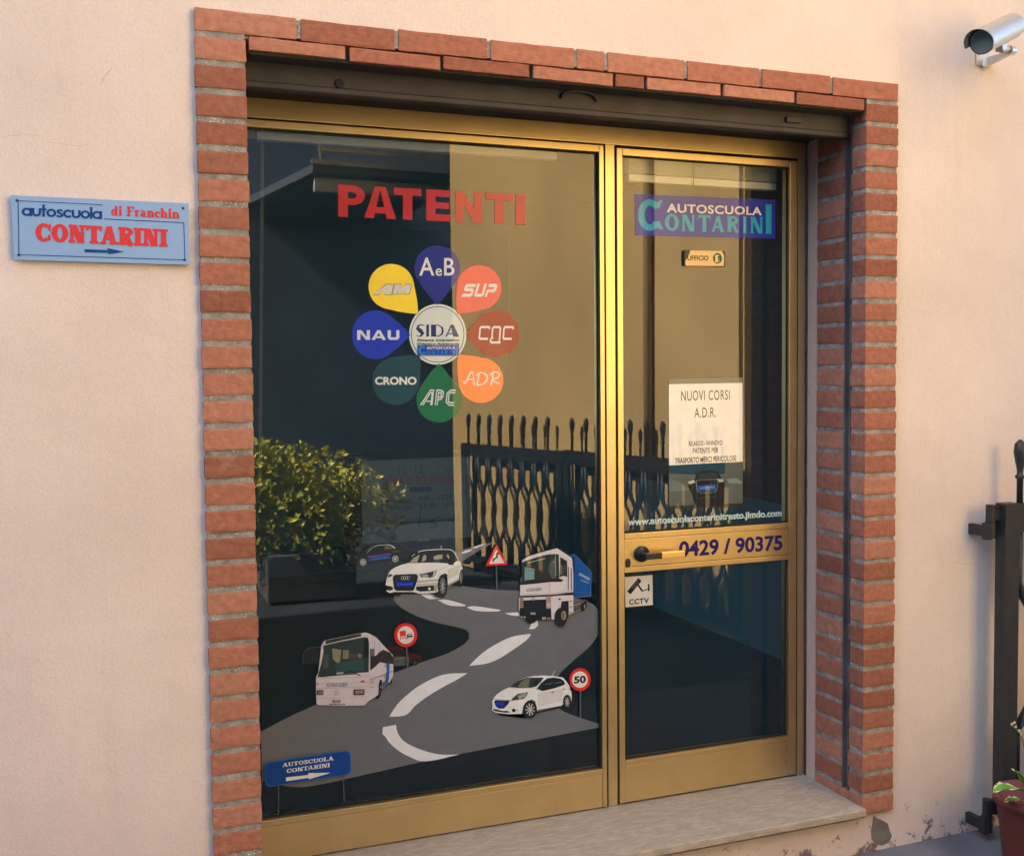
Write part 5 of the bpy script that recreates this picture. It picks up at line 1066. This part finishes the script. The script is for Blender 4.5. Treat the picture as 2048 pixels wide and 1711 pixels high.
s.line('post', [(1628, 500), (1630, 975)], 22, (78, 88, 96)); s.poly('sign_face', ell(1622, 325, 182, 195), RED); s.poly('sign_face', ell(1620, 326, 134, 140), (210, 212, 216)); s.text('lettering', '50', [(1518, 272), (1722, 252), (1722, 384), (1518, 396)], (20, 32, 50), .045); s.done()
s = zs('blue AUTOSCUOLA CONTARINI arrow sign sticker on two posts, bottom left', 'road_sign_sticker', Z6, GS, PD - .007)
s.line('post#a', [(210, 1005), (210, 1170)], 6, (70, 80, 92)); s.line('post#b', [(562, 950), (570, 1095)], 6, (70, 80, 92))
def rr(q, r, n=6):
    q = [Vector(p) for p in q]; out = []
    for i in range(4):
        p, a, b = q[i], q[i-1], q[(i+1) % 4]; pa = p + (a - p).normalized() * r; pb = p + (b - p).normalized() * r
        for k in range(n + 1):
            t = k / n; v = pa * (1-t)**2 + p * 2*t*(1-t) + pb * t*t; out.append((v.x, v.y))
    return out
s.poly('sign_face', rr([(133, 884), (604, 815), (608, 948), (138, 1020)], 34), (24, 96, 172)); s.poly('sign_face', rr([(138, 889), (599, 821), (603, 944), (143, 1014)], 30), (0, 62, 148))
s.glyphs('lettering', script_text('AUTOSCUOLA', .05, w=.24, t=.12, s=.09, h=.11), [(231, 888), (512, 849), (512, 872), (231, 911)], WHT); s.glyphs('lettering', script_text('CONTARINI', .05, w=.24, t=.12, s=.09, h=.11), [(255, 920), (491, 886), (491, 909), (255, 943)], WHT)
s.poly('arrow', [(250, 966), (375, 952), (372, 942), (496, 940), (376, 976), (374, 968), (252, 987)], WHT); s.done()
# ---- screen contents
Zt = lambda u, v: (u, v)
s = Sticker('tv', '', '', 1.2075, coat=0)
s.line('clock_print', ell(842, 1010, 78, 92, 40, 0, 359), 1.6, (46, 58, 64)); s.line('clock_print', [(842, 1008), (770, 1000)], 3, (40, 54, 66)); s.line('clock_print', [(842, 1008), (838, 1052)], 3, (40, 54, 66))
for t, x, y in (('10', 806, 941), ('12', 838, 936), ('8', 770, 977), ('6', 806, 1040), ('5', 868, 1046)): s.text('clock_print', t, bq(x - 8, y - 10, x + 8, y + 10), (42, 53, 58), 0)
s.text('lettering', "ORARI D'UFFICIO", [(771, 951), (914, 948), (914, 967), (771, 970)], (96, 36, 48), .02)
s.poly('lettering', [(820, 974), (863, 972), (863, 982), (820, 984)], (26, 44, 84))
s.text('lettering', 'Mattino', [(783, 996), (823, 994), (823, 1003), (783, 1005)], (34, 40, 46), 0, 1, .2); s.text('lettering', '9:00 – 12:30', [(838, 991), (903, 988), (903, 998), (838, 1001)], (34, 40, 46), .01)
s.text('lettering', 'Pomeriggio', [(771, 1009), (828, 1006), (828, 1020), (771, 1023)], (34, 40, 46), 0, 1, .2); s.text('lettering', '15:30 – 19:30', [(843, 1005), (914, 1002), (914, 1013), (843, 1016)], (34, 40, 46), .01)
s.text('lettering', 'Chiuso lunedì mattina e Domenica', [(765, 1035), (918, 1030), (918, 1041), (765, 1047)], (34, 40, 46), .01)
s.text('brand_lettering', 'OIKOM', [(834, 1077), (857, 1076), (857, 1082), (834, 1083)], (150, 156, 160), 0)
for key in s.order: s.parts[key].build(key, tvl, fix=False)

# ================================================================== WALL SIGN
Zw = zt(0, 0, 2.851); SY = .0045
sg = Sticker('wall_sign', 'light blue autoscuola di Franchin CONTARINI sign on the pink wall', 'sign', SY, Zw, coat=0)
DB, RD = (18, 66, 136), (206, 60, 62)
for q in ([(103, 1145), (508, 1164)], [(508, 1165), (584, 1169)], [(594, 1248), (1048, 1270)], [(1048, 1270), (1054, 1482)], [(1054, 1482), (108, 1452)], [(103, 1145), (108, 1452)]): sg.line('border', q, 4.5, DB)
def thin(ch):
    w_ = .17
    if ch == 'o': return ribbon(ell(.34, .34, .255, .255, 28) + [(.595, .34), (.594, .36)], w_), .68
    if ch == 'a': return ribbon(ell(.34, .34, .255, .255, 28) + [(.595, .34), (.594, .36)], w_) + rect(.52, 0, .52 + w_, .68), .69
    if ch == 'u': return ribbon([(.09, .68), (.09, .30), (.13, .16), (.25, .085), (.38, .085), (.5, .16), (.54, .30), (.54, .68)], w_), .63
    if ch == 't': return ribbon([(.18, 1), (.18, 0)], w_) + rect(.0, .53, .38, .68), .38
    if ch == 's': return ribbon([(.44, .54), (.32, .61), (.17, .59), (.11, .49), (.18, .39), (.34, .32), (.43, .21), (.36, .1), (.2, .07), (.05, .14)], w_ * .9), .5
    if ch == 'c': return ribbon(ell(.34, .34, .255, .255, 24, 40, 320), w_), .6
    if ch == 'l': return rect(0, 0, w_, 1), w_
    return [], .3
sg.glyphs('lettering#a', script_text('autoscuola', -.02, fn=thin), [(124, 1160), (582, 1183), (582, 1251), (124, 1231)], DB)
sg.glyphs('lettering#b', script_text('di', .04, w=.24, t=.12, s=.1, h=.10), [(634, 1172), (696, 1175), (696, 1230), (634, 1228)], RD); sg.glyphs('lettering#b', script_text('Franchin', .03, w=.24, t=.12, s=.09, h=.10), [(722, 1176), (1024, 1192), (1024, 1246), (722, 1232)], RD)
sg.glyphs('lettering#c', script_text('CONTARINI', .015, w=.30, t=.17, s=.085, h=.14), [(202, 1266), (957, 1304), (957, 1414), (202, 1382)], RD)
sg.poly('arrow', [(477, 1420), (615, 1426), (612, 1414), (708, 1436), (615, 1450), (618, 1441), (478, 1438), (488, 1429)], DB)
sr = sg.done()
q = [hit(*Zw(*p), 1, SY + .0003) for p in ((63, 1113), (1075, 1160), (1084, 1510), (80, 1480))]
k = MB(); k.mesh(q + [p + Vector((0, .006, 0)) for p in q], [(0, 1, 2, 3), (4, 7, 6, 5), (0, 4, 5, 1), (1, 5, 6, 2), (2, 6, 7, 3), (3, 7, 4, 0)], mat('sign_blue', (136, 172, 214), rough=.4)); k.build('plate', sr)
for x, y in ((97, 1143), (1044, 1187), (108, 1453), (1053, 1481)):
    c = hit(*Zw(x, y), 1, SY); k = MB(); disc_y(k, c, [(.0, .0022), (.002, .0022), (.0032, .0006), (.0034, .0)], mat('screw', (60, 74, 88), rough=.4, metal=.6), 12); k.build('screw', sr)
for x, y in ((500, 1497), (600, 1500), (945, 1509)): pass

# ================================================================== CCTV CAMERA
Zc = zt(1880, 0, 10.696)
F = hit(*Zc(835, 925), 1, -.23); B = hit(*Zc(1530, 585), 1, -.105)
cc = empty('cctv_camera', hit(*Zc(900, 1300), 1, .015), 'silver bullet security camera on a bracket high on the wall', 'security camera')
ax = (F - B).normalized(); sd_ = ax.cross(Vector((0, 0, 1))).normalized(); upv = sd_.cross(ax).normalized(); rad = .038
def cyl(k, p0, p1, r0, r1, m, a0=0, a1=360, n=36, thick=None):
    vs_ = []; full = abs(a1 - a0) >= 360; nn = n if full else n + 1
    for p, r in ((p0, r0), (p1, r1)):
        for i in range(nn):
            t = R(a0 + (a1 - a0) * i / n); vs_.append(p + (sd_ * math.cos(t) + upv * math.sin(t)) * r)
    fs = [(i, (i + 1) % nn, nn + (i + 1) % nn, nn + i) for i in range(n if full else n)]
    k.mesh(vs_, fs, m); return nn
k = MB(); cyl(k, F - ax * .028, B, rad, rad, M_STEEL); b0 = len(k.v); n = 36
for p, r in ((F - ax * .028, rad), (B, rad)):
    k.face([p + (sd_ * math.cos(R(i * 10)) + upv * math.sin(R(i * 10))) * r for i in range(36)], M_DARKPL)
k.build('housing', cc, smooth=False)
k = MB(); M_LENS = mat('lens_glass', (104, 130, 138), rough=.6)
k.face([F - ax * .0275 + (sd_ * math.cos(R(i * 10)) + upv * math.sin(R(i * 10))) * rad * .93 for i in range(36)], M_LENS); k.build('lens', cc)
k = MB()
for rr_, mm in ((rad + .0055, M_STEEL), (rad + .0038, mat('hood_inside', (96, 120, 128), rough=.5))):
    p0, p1 = F + ax * .002, B + ax * .004
    vs_ = []; nn = 31
    for e, p in ((0, p0), (1, p1)):
        for i in range(nn):
            t = R(-12 + 222 * i / 30); off = ax * (.0 if e else .018 * max(0, math.sin(t))); vs_.append(p + off + (sd_ * math.cos(t) + upv * math.sin(t)) * rr_)
    k.mesh(vs_, [(i, i + 1, nn + i + 1, nn + i) for i in range(nn - 1)], mm)
k.build('sun_hood', cc, smooth=True, fix=False)
k = MB(); m0 = F.lerp(B, .62); bt = m0 - upv * (rad + .004); Mx = Matrix((( ax.x, sd_.x, upv.x, bt.x), (ax.y, sd_.y, upv.y, bt.y), (ax.z, sd_.z, upv.z, bt.z), (0, 0, 0, 1)))
k.box((-.022, -.012, -.012), (.022, .012, .006), M_STEEL, Mx); k.build('clamp', cc, bevel=.002)
j = hit(*Zc(1540, 1075), 1, -.10); k = MB()
k.tube([bt - upv * .01, j + Vector((-.012, .0, .004))], .010, M_STEEL, 14); k.tube([j + Vector((-.022, -.006, -.004)), j + Vector((.014, .01, .002))], .0145, M_STEEL, 20); k.build('ball_joint', cc, smooth=False)
pl = [hit(*Zc(u, v), 1, .0165) for u, v in ((760, 1120), (1080, 1120), (1075, 1470), (760, 1405))]
k = MB(); k.box((pl[0].x, .010, pl[3].z), (pl[2].x, .0165, pl[0].z), M_STEEL); k.build('wall_plate', cc, bevel=.0015)
k = MB(); a0 = Vector(((pl[0].x + pl[2].x) / 2, .012, (pl[0].z + pl[3].z) / 2 - .004)); wdt = .016
arm = [(a0 + Vector((0, 0, -.012)), .030), (a0 + Vector((.004, -.03, -.006)), .024), (a0.lerp(j, .6) + Vector((0, 0, -.008)), .018), (j + Vector((.0, .0, -.004)), .014)]
vs_ = []
for p, h_ in arm:
    for sx, sz in ((-1, -1), (1, -1), (1, 1), (-1, 1)): vs_.append(p + Vector((sx * wdt / 2, 0, sz * h_ / 2)))
fs = [(0, 3, 2, 1), (12, 13, 14, 15)]
for i in range(3):
    for q in range(4): fs.append((i*4+q, i*4+(q+1) % 4, (i+1)*4+(q+1) % 4, (i+1)*4+q))
k.mesh(vs_, fs, M_STEEL); k.build('arm', cc, bevel=.001)
q = hit(*Zc(838, 1170), 1, .009); k = MB(); disc_y(k, q, [(0, .0015), (.002, .0015), (.0025, 0)], M_DARKPL, 10); k.build('screw', cc)
